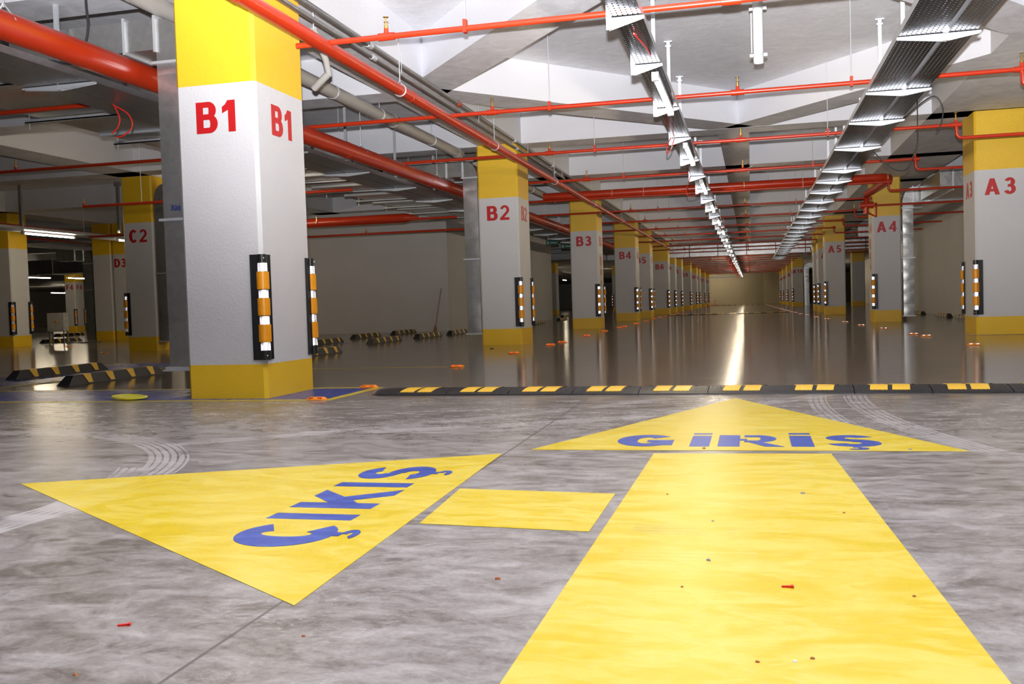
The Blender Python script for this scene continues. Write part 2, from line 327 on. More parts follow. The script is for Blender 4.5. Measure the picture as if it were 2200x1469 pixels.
GL = {
 'B': (0.76, g_rect(0,0,.25,1)+g_rect(.2,.82,.45,1)+g_rect(.2,.43,.47,.61)+g_rect(.2,0,.47,.18)+g_arc(.44,.725,.27,.275,-90,90,.26,.18)+g_arc(.46,.30,.30,.30,-90,90,.26,.18)),
 'A': (0.80, [[(-.03,0),(.23,0),(.53,1),(.27,1)],[(.57,0),(.83,0),(.53,1),(.27,1)]]+g_rect(.2,.2,.6,.36)),
 'C': (0.76, g_arc(.38,.5,.38,.52,42,318,.27,.19,24)),
 'D': (0.76, g_rect(0,0,.25,1)+g_rect(.2,.82,.34,1)+g_rect(.2,0,.34,.18)+g_arc(.33,.5,.43,.5,-90,90,.27,.18,18)),
 'F': (0.64, g_rect(0,0,.25,1)+g_rect(.2,.83,.64,1)+g_rect(.2,.42,.58,.58)),
 '0': (0.62, g_arc(.31,.5,.31,.51,0,360,.245,.17,28)),
 '1': (0.46, g_rect(.21,0,.46,1)+[[(0,.80),(0,.60),(.22,.70),(.22,1),(.20,1),(.11,.87)]]),
 '2': (0.66, g_rect(0,0,.65,.18)+g_arc(.33,.69,.32,.32,165,-35,.19,.16,16)+[[(.0,.0),(.24,.12),(.62,.53),(.45,.60),(.0,.14)]]),
 '3': (0.66, g_arc(.31,.73,.30,.28,160,-85,.245,.17,16)+g_arc(.31,.30,.34,.31,85,-160,.25,.17,16)+g_rect(.2,.44,.38,.60)),
 '4': (0.68, g_rect(.36,0,.60,1)+g_rect(0,.22,.68,.38)+[[(0,.38),(0,.33),(.2,.33),(.42,.78),(.42,1)]]),
 '5': (0.66, g_rect(.10,.83,.60,1)+[[(.03,.45),(.21,.45),(.28,.9),(.10,.98)]]+g_arc(.31,.32,.34,.33,125,-155,.26,.18,18)),
 '6': (0.66, g_arc(.33,.32,.32,.33,0,360,.245,.17,24)+g_arc(.40,.50,.39,.51,90,215,.245,.17,14)+g_arc(.38,.73,.26,.28,90,25,.235,.165,8)),
 '7': (0.64, g_rect(0,.83,.64,1)+[[(.14,0),(.34,0),(.64,.86),(.42,.86)]]),
 '8': (0.66, g_arc(.33,.74,.28,.27,0,360,.235,.165,22)+g_arc(.33,.29,.33,.30,0,360,.245,.17,22)),
 '9': (0.66, [[(.66-x,1-y) for x,y in q] for q in g_arc(.33,.32,.32,.33,0,360,.245,.17,24)+g_arc(.40,.50,.39,.51,90,215,.245,.17,14)+g_arc(.38,.73,.26,.28,90,25,.235,.165,8)]),
 'G': (0.84, g_arc(.42,.5,.42,.52,40,330,.29,.25,24)+g_rect(.44,.36,.82,.53)+g_rect(.64,.10,.82,.40)),
 'I': (0.22, g_rect(0,0,.22,1)),
 'İ': (0.22, g_rect(0,0,.22,.94)+g_rect(0,1.06,.22,1.20)),
 'K': (0.80, g_rect(0,0,.22,1)+[[(.2,.26),(.34,.40),(.78,1),(.50,1),(.2,.62)],[(.28,.50),(.44,.66),(.84,0),(.57,0)]]),
 'S': (0.76, g_arc(.37,.73,.34,.29,20,255,.26,.215,18)+g_arc(.38,.29,.37,.31,-165,95,.26,.215,18)+[[(.22,.62),(.30,.44),(.50,.40),(.44,.60)]]),
}
GL['Ç'] = (0.76, g_arc(.38,.5,.38,.52,42,318,.29,.245,24)+cedilla(.40)); GL['Ş'] = (0.76, GL['S'][1]+cedilla(.38))
GL['R'] = (0.86, g_rect(0,0,.30,1)+g_rect(.36,.82,.56,1)+g_rect(.30,.50,.40,.66)+g_rect(.36,.36,.56,.52)+g_arc(.54,.68,.27,.32,-90,90,.22,.16)+[[(.40,.40),(.58,.40),(.90,0),(.64,0)]])
def text_mb(txt, h, gap=0.22, th=0.003, wscale=1.0, centre=True):
    mb = MB(); x = 0.0; parts = []
    for ch in txt:
        w, ps = GL[ch]; parts.append((x, ps)); x += w+gap
    x -= gap; ox = x/2 if centre else 0
    for x0, ps in parts:
        for i, q in enumerate(ps): mb.prism([((a+x0-ox)*h*wscale, b*h) for a, b in q], 0, th+i*5e-5)
    return mb
_tc = {}
def letters(txt, h, gap=0.3, wscale=1.0):
    k = (txt, h, gap, wscale)
    if k not in _tc:
        mb = text_mb(txt, h, gap, 0.003, wscale); mb.xf(Matrix.Rotation(PI/2, 4, 'X')); _tc[k] = mb.mesh('lettering', 'red_letter')
    return _tc[k]

# ------------------------------------------------------------------ the room
structure(MB().box(-62, 16, -10, 125, -0.3, 0), 'floor', 'floor')
ZS, ZB = 3.93, 3.42
ceil = structure(MB().box(-62, 16, 4.6, 53.2, ZS, ZS+0.3).box(-62, 16, -10, 4.6, 7, 7.3).box(-62, 16, 4.3, 4.6, ZS, 7).box(-62, 16, 53.2, 125, 3.12, ZS+0.3), 'ceiling', 'plaster')  # unseen part over the camera is raised to cut flash bounce
for x0, x1, lab in ((-4.5, -3.75, 'row'), (2.75, 4.15, 'row'), (-12.0, -11.3, 'row'), (-19.1, -18.2, 'row'), (-26.5, -25.9, 'row')):
    MB().box(x0, x1, 4.6, 53.2, ZB, ZS).build('row_beam', 'beam', ceil)
for x0, x1 in ((-0.47, 0.02), (-8.5, -8.05)):
    MB().box(x0, x1, 16.55 if x0 > -1 else 4.6, 53.2, ZB, ZS).build('secondary_beam', 'beam', ceil)
for k in range(0, 11):
    y = 7.35+4.475*k; w = 0.26
    if k == 1:
        MB().box(-62, -4.5, y-w, y+w, ZB, ZS).box(4.15, 15.9, y-w, y+w, ZB, ZS).build('cross_beam', 'beam', ceil)
    else: MB().box(-62, 15.9, y-w, y+w, ZB, ZS).build('cross_beam', 'beam', ceil)
def rib(a, b, w=0.29):
    a = Vector(a); b = Vector(b); d = (b-a).normalized(); n = Vector((-d.y, d.x))*w
    q = [a+n, b+n, b-n, a-n][::-1]
    MB().prism([(v.x, v.y) for v in q], ZB+0.002, ZS).build('diagonal_beam', 'beam', ceil)
V0, V1, V2, V3 = (-4.0, 11.75), (-0.15, 16.15), (3.45, 11.9), (-0.25, 7.1)
rib(V0, V1); rib(V1, V2); rib(V2, V3); rib(V3, V0)
structure(MB().box(-62, 16, 124.7, 125, 0, 4), 'wall_back', 'wall')
structure(MB().box(-62.3, -62, -10, 125, 0, 4), 'wall_left', 'wall')
structure(MB().box(-62, 16, -10.3, -10, 0, 7), 'wall_front', 'wall')
structure(MB().box(16, 16.3, -10, 125, 0, 4), 'wall_right', 'wall')
structure(MB().box(5.5, 15.9, 20.5, 37.5, 0, ZS-0.01), 'wall_right_side', 'wall')
structure(MB().box(5.44, 5.5, 27.2, 27.9, 0, ZS-0.02), 'trim_1', 'wall')
structure(MB().box(-12.75, -8.2, 25.6, 40, 0, ZS-0.01), 'wall_middle', 'wall')
structure(MB().box(-4.7, 1.2, 100, 101, 0, 3.1), 'wall_end', 'tan')
structure(MB().prism([(1.2, 100), (3.4, 93), (3.6, 93), (1.6, 101)], 0, 3.1), 'wall_end_return', 'tan')
structure(MB().box(3.4, 15.9, 112, 112.3, 0, 3.1), 'wall_end_right', 'tan')
structure(MB().box(-40, -36, 50, 70, 0, 3.9), 'wall_far_left', 'wall')
structure(MB().box(8, 15.9, 66, 80, 0, 3.1), 'wall_far_right', 'wall')

# ------------------------------------------------------------------ pillars
def octo(x0, x1, y0, y1, c): return [(x0+c, y0), (x1-c, y0), (x1, y0+c), (x1, y1-c), (x1-c, y1), (x0+c, y1), (x0, y1-c), (x0, y0+c)]
def pillar(num, x0, x1, y0, y1, label, faces='', top=ZB, h=0.25, gap=0.17, band=2.52, lz=2.135, group=None, txdx=0.0):
    cx, cy = (x0+x1)/2, (y0+y1)/2
    p = thing('concrete_pillar', label, 'pillar', (cx, cy, 0), 0, group)
    a, b, c, d = x0-cx, x1-cx, y0-cy, y1-cy; ch = 0.028
    MB().prism(octo(a, b, c, d, ch), 0.275, band).build('shaft', 'white', p)
    MB().prism(octo(a, b, c, d, ch), 0, 0.275).build('base_band', 'yellow', p)
    MB().prism(octo(a, b, c, d, ch), band, top).build('top_band', 'yellow', p)
    for f in faces:
        o = put(letters(num, h, gap), 'pillar_number', p)
        if f == 'F': o.location = (txdx, c-0.0005, lz)
        if f == 'R': o.location = (b+0.0005, -txdx, lz); o.rotation_euler = (0, 0, PI/2)
        if f == 'L': o.location = (a-0.0005, txdx, lz); o.rotation_euler = (0, 0, -PI/2)
    return p

# corner guard: L backing, three orange sleeves, four retro-reflective bands of modelled cube corners
def arc_pts(r, a0, a1, n): return [(r*math.cos(a0+(a1-a0)*i/n), r*math.sin(a0+(a1-a0)*i/n)) for i in range(n+1)]
def cube_patch(mb, w, h, s, mat4):
    ph = s*math.sqrt(2/3); hz = s/math.sqrt(3)
    dx = ph*math.sqrt(3); dy = ph*1.5
    rows = int(h/dy)+1; cols = int(w/dx)+1
    for r in range(rows):
        for c_ in range(cols):
            x = -w/2+dx/2+c_*dx+(dx/2 if r % 2 else 0); y = -h/2+dy/2+r*dy
            if x > w/2+dx*0.1 or y > h/2: continue
            H = [(x+ph*math.sin(k*PI/3), y+ph*math.cos(k*PI/3)) for k in range(6)]
            z = [(0 if k % 2 == 0 else -hz) for k in range(6)]
            P6 = [mat4 @ Vector((H[k][0], H[k][1], z[k])) for k in range(6)]
            ap = mat4 @ Vector((x, y, -2*hz))
            for k in (0, 2, 4):
                mb.face([ap, P6[(k-1) % 6], P6[k], P6[(k+1) % 6]][::-1])
GUARD = None
def make_guard():
    global GUARD
    bk = MB()
    bk.box(-0.095, 0.012, -0.012, -0.0015, 0, 0.84).box(0.0015, 0.012, -0.012, 0.095, 0, 0.84)
    bk.box(-0.099, -0.095, -0.02, -0.0015, 0, 0.84).box(0.0015, 0.02, 0.095, 0.099, 0, 0.84)
    c0 = Vector((0.002, -0.002, 0)); a0, a1 = math.radians(-45-112), math.radians(-45+112)
    pts = arc_pts(0.033, a0, a1, 16); bk.prism([(c0.x+x, c0.y+y) for x, y in pts]+[(-0.010, 0.010-0.0115), (0.0115-0.01, 0.010)][:0], 0.0, 0.84)
    bk.prism([(c0.x+x, c0.y+y) for x, y in arc_pts(0.040, a0, a1, 14)], 0.0, 0.075)
    bkm = bk.mesh('backing', 'plastic_black')
    om = MB().prism([(c0.x+x, c0.y+y) for x, y in arc_pts(0.048, a0, a1, 18)], 0, 0.139)
    om.prism([(c0.x+x, c0.y+y) for x, y in arc_pts(0.0495, a0+.03, a1-.03, 18)], 0.006, 0.133)
    om = om.mesh('orange_sleeve', 'orange', True)
    wm = MB(); r = 0.039; ang = [-45+25*k for k in range(-4, 5)]
    for a in ang:
        t_ = math.radians(a); n = Vector((math.cos(t_), math.sin(t_), 0)); u = Vector((-n.y, n.x, 0)); w = Vector((0, 0, 1))
        o = Vector((c0.x, c0.y, 0.033))+n*r
        m4 = Matrix(((u.x, w.x, n.x, o.x), (u.y, w.y, n.y, o.y), (u.z, w.z, n.z, o.z), (0, 0, 0, 1)))
        cube_patch(wm, 0.0165, 0.066, 0.0055, m4)
    wm = wm.mesh('reflective_band', 'prism_white')
    g = thing('corner_guard', 'x', 'corner guard')
    put(bkm, 'backing', g)
    for z in (0.704, 0.489, 0.280, 0.073): put(wm, 'reflective_band', g, (0, 0, z))
    for z in (0.562, 0.353, 0.143): put(om, 'orange_sleeve', g, (0, 0, z))
    for z in (0.035, 0.81): put(MB().tube([(c0.x+.020, c0.y-.020, 0), (c0.x+.031, c0.y-.031, 0)], 0.005, 8).mesh('screw', 'bracket'), 'screw', g, (0, 0, z))
    GUARD = g
make_guard(); guard_first = [True]
def guard(x, y, corner, label, group='corner guards on pillar edges'):
    rz = {'FR': 0, 'BR': PI/2, 'BL': PI, 'FL': -PI/2}[corner]
    dx = {'FR': (1, -1), 'BR': (1, 1), 'BL': (-1, 1), 'FL': (-1, -1)}[corner]
    loc = (x-dx[0]*0.0, y-dx[1]*0.0, 0.31)
    if guard_first[0]:
        guard_first[0] = False; GUARD.location = loc; GUARD.rotation_euler = (0, 0, rz); GUARD['label'] = label; GUARD['group'] = group; return GUARD
    return dup(GUARD, loc, rz, label, group)
G3 = 'corner guard, white and orange,'
bx = [('B1', -4.48, -3.77, 6.95, 7.80), ('B2', -4.53, -3.82, 15.97, 16.82), ('B3', -4.52, -3.80, 24.55, 25.4), ('B4', -4.58, -3.82, 33.2, 34.1),
      ('B5', -4.55, -3.80, 37.9, 38.8), ('B6', -4.62, -3.80, 46.2, 47.1), ('B7', -4.6, -3.8, 50.5, 51.4), ('B8', -4.6, -3.8, 55.4, 56.3), ('B9', -4.6, -3.8, 63.7, 64.6),
      ('B10', -4.6, -3.8, 70.9, 71.8), ('B11', -4.6, -3.8, 75.5, 76.4), ('B12', -4.6, -3.8, 84, 84.9), ('B13', -4.6, -3.8, 92, 92.9)]
for i, (n, x0, x1, y0, y1) in enumerate(bx):
    top = ZB if y0 < 53 else 3.12
    pillar(n, x0, x1, y0, y1, 'white and yellow pillar painted with red number %s' % n, 'FR', top, gap=0.17)
    guard(x1, y0, 'FR', 'black %s on the aisle edge of pillar %s' % (G3, n))
    if i < 5: guard(x1, y1, 'BR', 'black %s on the rear aisle edge of pillar %s' % (G3, n))
ax = [('A3', 3.36, 4.16, 16.1, 16.95), ('A4', 2.84, 3.48, 24.42, 25.25), ('A5', 2.50, 3.18, 35.1, 35.9), ('A6', 2.60, 3.3, 40.3, 41.2), ('A7', 2.62, 3.3, 43.2, 44.1),
      ('A10', 2.6, 3.3, 65.0, 65.9), ('A11', 2.6, 3.3, 75.1, 76), ('A12', 2.6, 3.3, 85, 85.9), ('A13', 2.6, 3.3, 93.1, 94), ('A14', 2.6, 3.3, 104.6, 105.5)]
for i, (n, x0, x1, y0, y1) in enumerate(ax):
    top = ZB if y0 < 53 else 3.12
    pillar(n, x0, x1, y0, y1, 'white and yellow pillar painted with red number %s' % n, 'FL', top, txdx=(-0.04 if n == 'A3' else 0.0), gap=0.27)
    guard(x0, y0, 'FL', 'black %s on the aisle edge of pillar %s' % (G3, n))
    if i < 1: guard(x0, y1, 'BL', 'black %s on the rear aisle edge of pillar %s' % (G3, n))
pillar('C2', -12.0, -11.33, 16.6, 17.5, 'white and yellow pillar painted with red number C2', 'F')
guard(-12.0, 16.6, 'FL', 'black %s on the left edge of pillar C2' % G3)
pillar('D3', -18.87, -18.24, 24.6, 25.5, 'white and yellow pillar painted with red number D3', '')
p = pillar('D3', -18.18, -17.42, 24.6, 25.5, 'white and yellow pillar half with red number D3, beside a narrow gap', 'F', txdx=-0.12)
pillar('D2', -19.1, -18.34, 20.75, 21.4, 'unnumbered white and yellow pillar at the far left edge, two guards on it', '')
guard(-18.34, 20.75, 'FR', 'black %s on the front edge of the far left pillar' % G3)
guard(-18.34, 21.4, 'BR', 'black %s on the rear edge of the far left pillar' % G3)
pillar('F4', -34.08, -33.48, 42.2, 42.9, 'white and yellow pillar painted twice with red number F4', 'FR', gap=0.25)
guard(-33.48, 42.2, 'FR', 'black %s on the front edge of pillar F4' % G3)
guard(-33.48, 42.9, 'BR', 'black %s on the rear edge of pillar F4' % G3)
pillar('C5', -17.2, -16.25, 34.4, 35.2, 'white and yellow pillar showing a red 5 behind the left of pillar B1', 'F', txdx=0.25)
guard(-16.25, 34.4, 'FR', 'black %s on the pillar numbered 5 behind pillar B1' % G3)
pillar('C6', -12.45, -11.5, 57.4, 58.2, 'white and yellow pillar painted with red number C6', 'F', 3.12)
guard(-12.45, 57.4, 'FL', 'black %s on the left edge of pillar C6' % G3)
pillar('D12', -12.6, -11.7, 76, 76.9, 'distant white and yellow pillar between pillars C6 and B3', 'F', 3.12)
guard(-11.7, 76, 'FR', 'black %s on the distant pillar between C6 and B3' % G3)
pillar('D9', -16.5, -15.5, 68, 68.9, 'distant white and yellow pillar close left of pillar C6', '', 3.12)
pillar('C8', -9.3, -8.6, 66, 66.9, 'distant white and yellow pillar peeping out left of pillar B3', '', 3.12)
guard(-9.3, 66, 'FL', 'black %s on the distant pillar just left of B3' % G3)
pillar('C10', -8.0, -7.3, 80, 80.9, 'distant white and yellow pillar between pillars B3 and B4', '', 3.12)
guard(-7.3, 80, 'FR', 'black %s on the distant pillar between B3 and B4' % G3)
pillar('Z1', 5.6, 6.3, 58, 58.8, 'distant warmly lit pillar between pillars A5 and A4', '', 3.12)
pillar('Z2', -30.5, -29.6, 60, 60.9, 'dim distant pillar behind the electrical cabinet', '', 3.12)

# ------------------------------------------------------------------ notices on pillar sides
def notice(loc, rz, label):
    n = thing('notice_board', label, 'notice', loc, rz)
    MB().box(-0.16, 0.16, -0.006, 0, 0, 0.85).build('sheet', 'paper', n)
    MB().box(-0.13, 0.13, -0.008, -0.006, 0.55, 0.78).box(-0.13, 0.13, -0.008, -0.006, 0.30, 0.46).box(-0.08, 0.08, -0.008, -0.006, 0.06, 0.16).build('print', 'paper_red', n)
notice((-3.7995, 24.95, 1.08), PI/2, 'tall narrow notice on the side of pillar B3 above its guard')
notice((2.8395, 24.9, 1.22), -PI/2, 'tall narrow notice on the side of pillar A4 above its guard')

# ------------------------------------------------------------------ floor markings
ZP = 0.0015
def flat(poly, z0, z1): return MB().prism(poly if sum((a[0]*b[1]-b[0]*a[1]) for a, b in zip(poly, poly[1:]+poly[:1])) > 0 else poly[::-1], z0, z1)
ar = thing('painted_arrow', 'yellow entrance arrow on the floor pointing ahead, lettered GİRİŞ in blue', 'floor marking', (0, 0, 0))
flat([(-1.03, 4.40), (0.895, 4.435), (-0.117, 6.72)], 0, ZP).build('arrow_head', 'mark_yellow', ar)
flat([(-0.440, 4.315), (0.322, 4.345), (0.452, 1.2), (-0.462, 1.2)], 0, ZP).build('arrow_shaft', 'mark_yellow', ar)
def floor_text(items, parent, name='lettering'):
    mb = MB()
    for ch, x, y, sx, sy, rot in items:
        w, ps = GL[ch]; c_, s_ = math.cos(rot), math.sin(rot)
        for i, q in enumerate(ps):
            pts = [(x+a*sx*c_-b*sy*s_, y+a*sx*s_+b*sy*c_) for a, b in q]
            ar_ = sum((a[0]*b[1]-b[0]*a[1]) for a, b in zip(pts, pts[1:]+pts[:1]))
            mb.prism(pts if ar_ > 0 else pts[::-1], ZP, ZP+0.0006+i*3e-5)
    return mb.build(name, 'mark_blue', parent)
floor_text([('G', -0.655, 4.525, 0.335, 0.375, 0), ('İ', -0.298, 4.525, 0.42, 0.375, 0), ('R', -0.168, 4.530, 0.335, 0.375, 0), ('İ', 0.165, 4.535, 0.46, 0.375, 0), ('Ş', 0.322, 4.55, 0.325, 0.36, 0)], ar)
ex = thing('painted_arrow', 'yellow exit arrow on the floor pointing left, lettered ÇIKIŞ in blue', 'floor marking', (0, 0, 0))
flat([(-2.995, 3.385), (-1.135, 4.275), (-1.055, 2.03)], 0, ZP).build('arrow_head', 'mark_yellow', ex)
flat([(-1.083, 3.445), (-0.488, 3.40), (-0.488, 2.826), (-1.043, 2.872)], 0, ZP).build('arrow_shaft', 'mark_yellow', ex)
cz = 0.305
floor_text([('Ç', -1.262, 2.530, 0.42, cz, PI/2), ('I', -1.285, 2.885, 0.38, cz, PI/2), ('K', -1.288, 3.06, 0.40, cz, PI/2), ('I', -1.296, 3.445, 0.38, cz, PI/2), ('Ş', -1.298, 3.60, 0.40, cz, PI/2)], ex)
bl = thing('painted_bay', 'blue painted strip edged in yellow around the foot of pillar B1', 'floor marking')
MB().box(-12.5, -3.22, 6.83, 6.945, 0, 0.0008).box(-12.5, -4.885, 6.945, 7.80, 0, 0.0008).box(-3.765, -3.22, 6.945, 7.78, 0, 0.0008).box(-4.885, -4.485, 6.945, 7.35, 0, 0.0008).build('blue_field', 'floor_blue', bl)
flat([(-12.5, 6.76), (-3.14, 6.76), (-3.14, 6.828), (-12.5, 6.828)], 0, ZP).build('yellow_edge_line', 'mark_yellow', bl)
flat([(-12.5, 7.81), (-3.14, 7.81), (-3.14, 7.87), (-12.5, 7.87)], 0, ZP).build('yellow_edge_line', 'mark_yellow', bl)
flat([(-3.215, 6.83), (-3.14, 6.83), (-3.14, 7.81), (-3.215, 7.81)], 0, ZP).build('yellow_edge_line', 'mark_yellow', bl)
bl = thing('painted_bay', 'blue painted strip between the two near wheel stops on the left', 'floor marking')
flat([(-9.0, 7.9), (-7.45, 7.9), (-7.45, 12.2), (-9.0, 12.2)], 0, 0.0008).build('blue_field', 'floor_blue', bl)
for x in (-9.0, -7.5): flat([(x, 7.9), (x+0.06, 7.9), (x+0.06, 12.2), (x, 12.2)], 0.0008, ZP).build('yellow_edge_line', 'mark_yellow', bl)
tag(flat([(-7.4, 10.42), (-3.4, 10.42), (-3.4, 10.47), (-7.4, 10.47)], 0, ZP).build('bay_line', 'mark_yellow'), 'thin yellow bay line running left from the third road stud', 'floor marking')
tag(flat([(-12, 18.0), (-8.0, 18.0), (-8.0, 18.3), (-12, 18.3)], 0, ZP).build('bay_line', 'floor_blue'), 'faint blue bay line in front of the plain white wall', 'floor marking')
tag(flat([(3.2, 15.95), (15, 15.95), (15, 15.85), (3.2, 15.85)], 0, ZP).build('bay_line', 'floor_blue'), 'blue line on the floor at the foot of pillar A3', 'floor marking')

# ------------------------------------------------------------------ speed humps
def hump_section(L, depth, hgt, n=10):
    # cross section along y, extruded along x with shallow transverse ribs
    mb = MB(); prof = [(-depth/2, 0)]+[(-depth/2+depth*i/n, 0.008+(hgt-0.008)*math.sin(PI*i/n)**0.75) for i in range(n+1)]+[(depth/2, 0)]
    ribs = 16
    for r in range(ribs):
        x0 = L*r/ribs; x1 = L*(r+0.62)/ribs; x2 = L*(r+1)/ribs
        for a, b, s_ in ((x0, x1, 1.0), (x1, x2, 0.94)):
            mb.hull([(a, y, z*s_) for y, z in prof], [(b, y, z*s_) for y, z in prof])
    return mb
def hump_panel(x0, x1, depth, hgt, y0, y1, n=6):
    mb = MB()
    f = lambda y: 0.008+(hgt-0.008)*max(0, math.sin(PI*(y+depth/2)/depth))**0.75+0.003
    for i in range(n):
        a = y0+(y1-y0)*i/n; b = y0+(y1-y0)*(i+1)/n; sk = 0.10
        xa, xb = (a-y0)*sk, (b-y0)*sk
        mb.hull([(x0+xa, a, f(a)-0.006), (x1+xa, a, f(a)-0.006), (x1+xb, b, f(b)-0.006), (x0+xb, b, f(b)-0.006)],
                [(x0+xa, a, f(a)), (x1+xa, a, f(a)), (x1+xb, b, f(b)), (x0+xb, b, f(b))])
    return mb
HD, HH, HL = 0.42, 0.042, 0.5
hump = thing('speed_hump', 'near black rubber speed hump with pairs of yellow panels, in front of pillar B1', 'speed hump', (-2.84, 7.30, 0), -0.028)
sec = hump_section(HL-0.006, HD, HH).mesh('rubber_section', 'rubber')
pans = [[hump_panel(u, u+0.115, HD, HH, *r_).mesh('yellow_panel', 'panel_yellow') for r_ in ((-0.17, -0.03), (0.04, 0.17))] for u in (0.10, 0.245)]
pan2 = [hump_panel(u, u+0.115, HD, HH, -0.165, 0.0).mesh('yellow_panel', 'panel_yellow') for u in (0.10, 0.245)]
for k in range(13):
    s_ = put(sec, 'rubber_section', hump, (0.03+k*HL, 0, 0))
    for me in pan2: put(me, 'yellow_panel', s_)
    for me in (pans[0][1], pans[1][1]): put(me, 'yellow_panel', s_)
    put(MB().lathe([(0.012, 0), (0.012, 0.004), (0.006, 0.006)], (0, 0, 0), 8).mesh('bolt', 'rubber'), 'bolt', s_, (0.40, 0.02, HH-0.002))
e = MB(); K = 8
for i in range(K):
    a0 = i/K; a1 = (i+1)/K
    f = lambda a: [(0.03-0.19*math.sin(a*PI/2)**1, y*math.cos(a*PI/2*0.98), z*math.cos(a*PI/2*0.96)) for y, z in [(-HD/2, 0)]+[(-HD/2+HD*j/10, 0.008+(HH-0.008)*math.sin(PI*j/10)**0.75) for j in range(11)]+[(HD/2, 0)]]
    e.hull(f(a1), f(a0))
e.build('rounded_end', 'rubber', hump)
far = thing('speed_hump', 'distant low speed hump with yellow panels crossing the aisle near pillar A5', 'speed hump', (-3.5, 41.4, 0), 0.02)
for k in range(10):
    s_ = put(sec, 'rubber_section', far, (k*HL, 0, 0))
    for me in pan2: put(me, 'yellow_panel', s_)
far = thing('speed_hump', 'farthest speed hump at the foot of the end wall', 'speed hump', (-3.9, 88, 0), 0.0)
for k in range(10):
    s_ = put(sec, 'rubber_section', far, (k*HL, 0, 0))
    for me in pan2: put(me, 'yellow_panel', s_)

# ------------------------------------------------------------------ road studs
def stud_proto(kind):
    s_ = thing('road_stud', 'x', 'road stud')
    m = MB(); L, D_, H_ = 0.085, 0.042, 0.022
    lo = [(L*math.copysign(abs(math.cos(a))**0.6, math.cos(a)), D_*math.copysign(abs(math.sin(a))**0.8, math.sin(a))) for a in [2*PI*i/20 for i in range(20)]]
    m.hull([(x, y, 0) for x, y in lo], [(x, y, 0.006) for x, y in lo]); m.hull([(x, y, 0.006) for x, y in lo], [(x*0.74, y*0.55, H_) for x, y in lo])
    m.build('stud_body', 'stud', s_)
    for x in (-0.036, 0.036):
        mb = MB()
        n = Vector((0, -0.95, 0.31)).normalized(); u = Vector((1, 0, 0)); w = n.cross(u)
        o = Vector((x, -0.036, 0.0145)); m4 = Matrix(((u.x, w.x, n.x, o.x), (u.y, w.y, n.y, o.y), (u.z, w.z, n.z, o.z), (0, 0, 0, 1)))
        cube_patch(mb, 0.036, 0.019, 0.0045, m4)
        mb.build('reflector', 'prism_red' if kind == 'L' else 'prism_white', s_)
    return s_
studsL = [(-3.27, 6.80), (-3.27, 7.84), (-3.26, 10.41), (-3.26, 13.1), (-3.235, 15.53), (-3.217, 16.44), (-3.28, 19.37), (-3.32, 22.14), (-3.33, 24.76), (-3.33, 25.8), (-3.34, 28.5),
          (-3.38, 31.7), (-3.42, 34.9), (-3.45, 37.6), (-3.45, 40.3), (-3.45, 44), (-3.45, 47), (-3.45, 51), (-3.45, 56)]
studsR = [(2.70, 13.1), (2.61, 15.95), (2.55, 16.76), (2.455, 19.67), (2.31, 22.15), (2.22, 24.83), (2.05, 28.4), (1.95, 31.4), (1.88, 34.8), (1.77, 37.2), (1.72, 40.2), (1.68, 42.4), (1.64, 44.6), (1.6, 47), (1.57, 49.5),
          (1.54, 52), (1.51, 55), (1.48, 58), (1.45, 61.5), (1.40, 65), (1.35, 69), (1.3, 74), (1.25, 80), (1.2, 86)]
for kind, L, side in (('L', studsL, 'pillar B'), ('R', studsR, 'pillar A')):
    pr = stud_proto(kind)
    for i, (x, y) in enumerate(L):
        lab = ('%s orange road stud with two %s reflectors from the camera, %s row' % (NTH[i], 'red' if kind == 'L' else 'white', 'left' if kind == 'L' else 'right'))
        o = pr if i == 0 else dup(pr)
        o.location = (x, y, 0.0015); o['label'] = lab; o['group'] = 'road studs along the %s side of the aisle' % ('left' if kind == 'L' else 'right')
o = dup(pr, (-12.1, 16.0, 0), 0, 'lone orange road stud on the floor in front of pillar C2', 'road studs among the left bays')
o = dup(pr, (-16.2, 20.1, 0), 0, 'lone orange road stud on the floor left of pillar C2', 'road studs among the left bays')

# ------------------------------------------------------------------ wheel stops
def stop_proto():
    w = thing('wheel_stop', 'x', 'wheel stop')
    L, a, b, h = 1.65, 0.075, 0.045, 0.10
    n_ = 0.11
    MB().hull([(-a, 0, 0), (a, 0, 0), (a, L, 0), (-a, L, 0)], [(-b, n_, h), (b, n_, h), (b, L-n_, h), (-b, L-n_, h)]).build('rubber_body', 'rubber', w)
    for k in range(4):
        y = 0.25+k*0.36; e = 0.003; m = MB()
        for sx in (1, -1):
            q = [(sx*(a+e), y+0.05, 0.012), (sx*(a+e), y+0.12, 0.012), (sx*(b+e), y+0.12, h+e), (sx*(b+e), y, h+e)]
            m.face(q if sx > 0 else q[::-1])
        m.face([(-b-e, y, h+e), (b+e, y, h+e), (b+e, y+0.12, h+e), (-b-e, y+0.12, h+e)]); m.build('yellow_flash', 'panel_yellow', w)
    return w
sp_ = stop_proto()
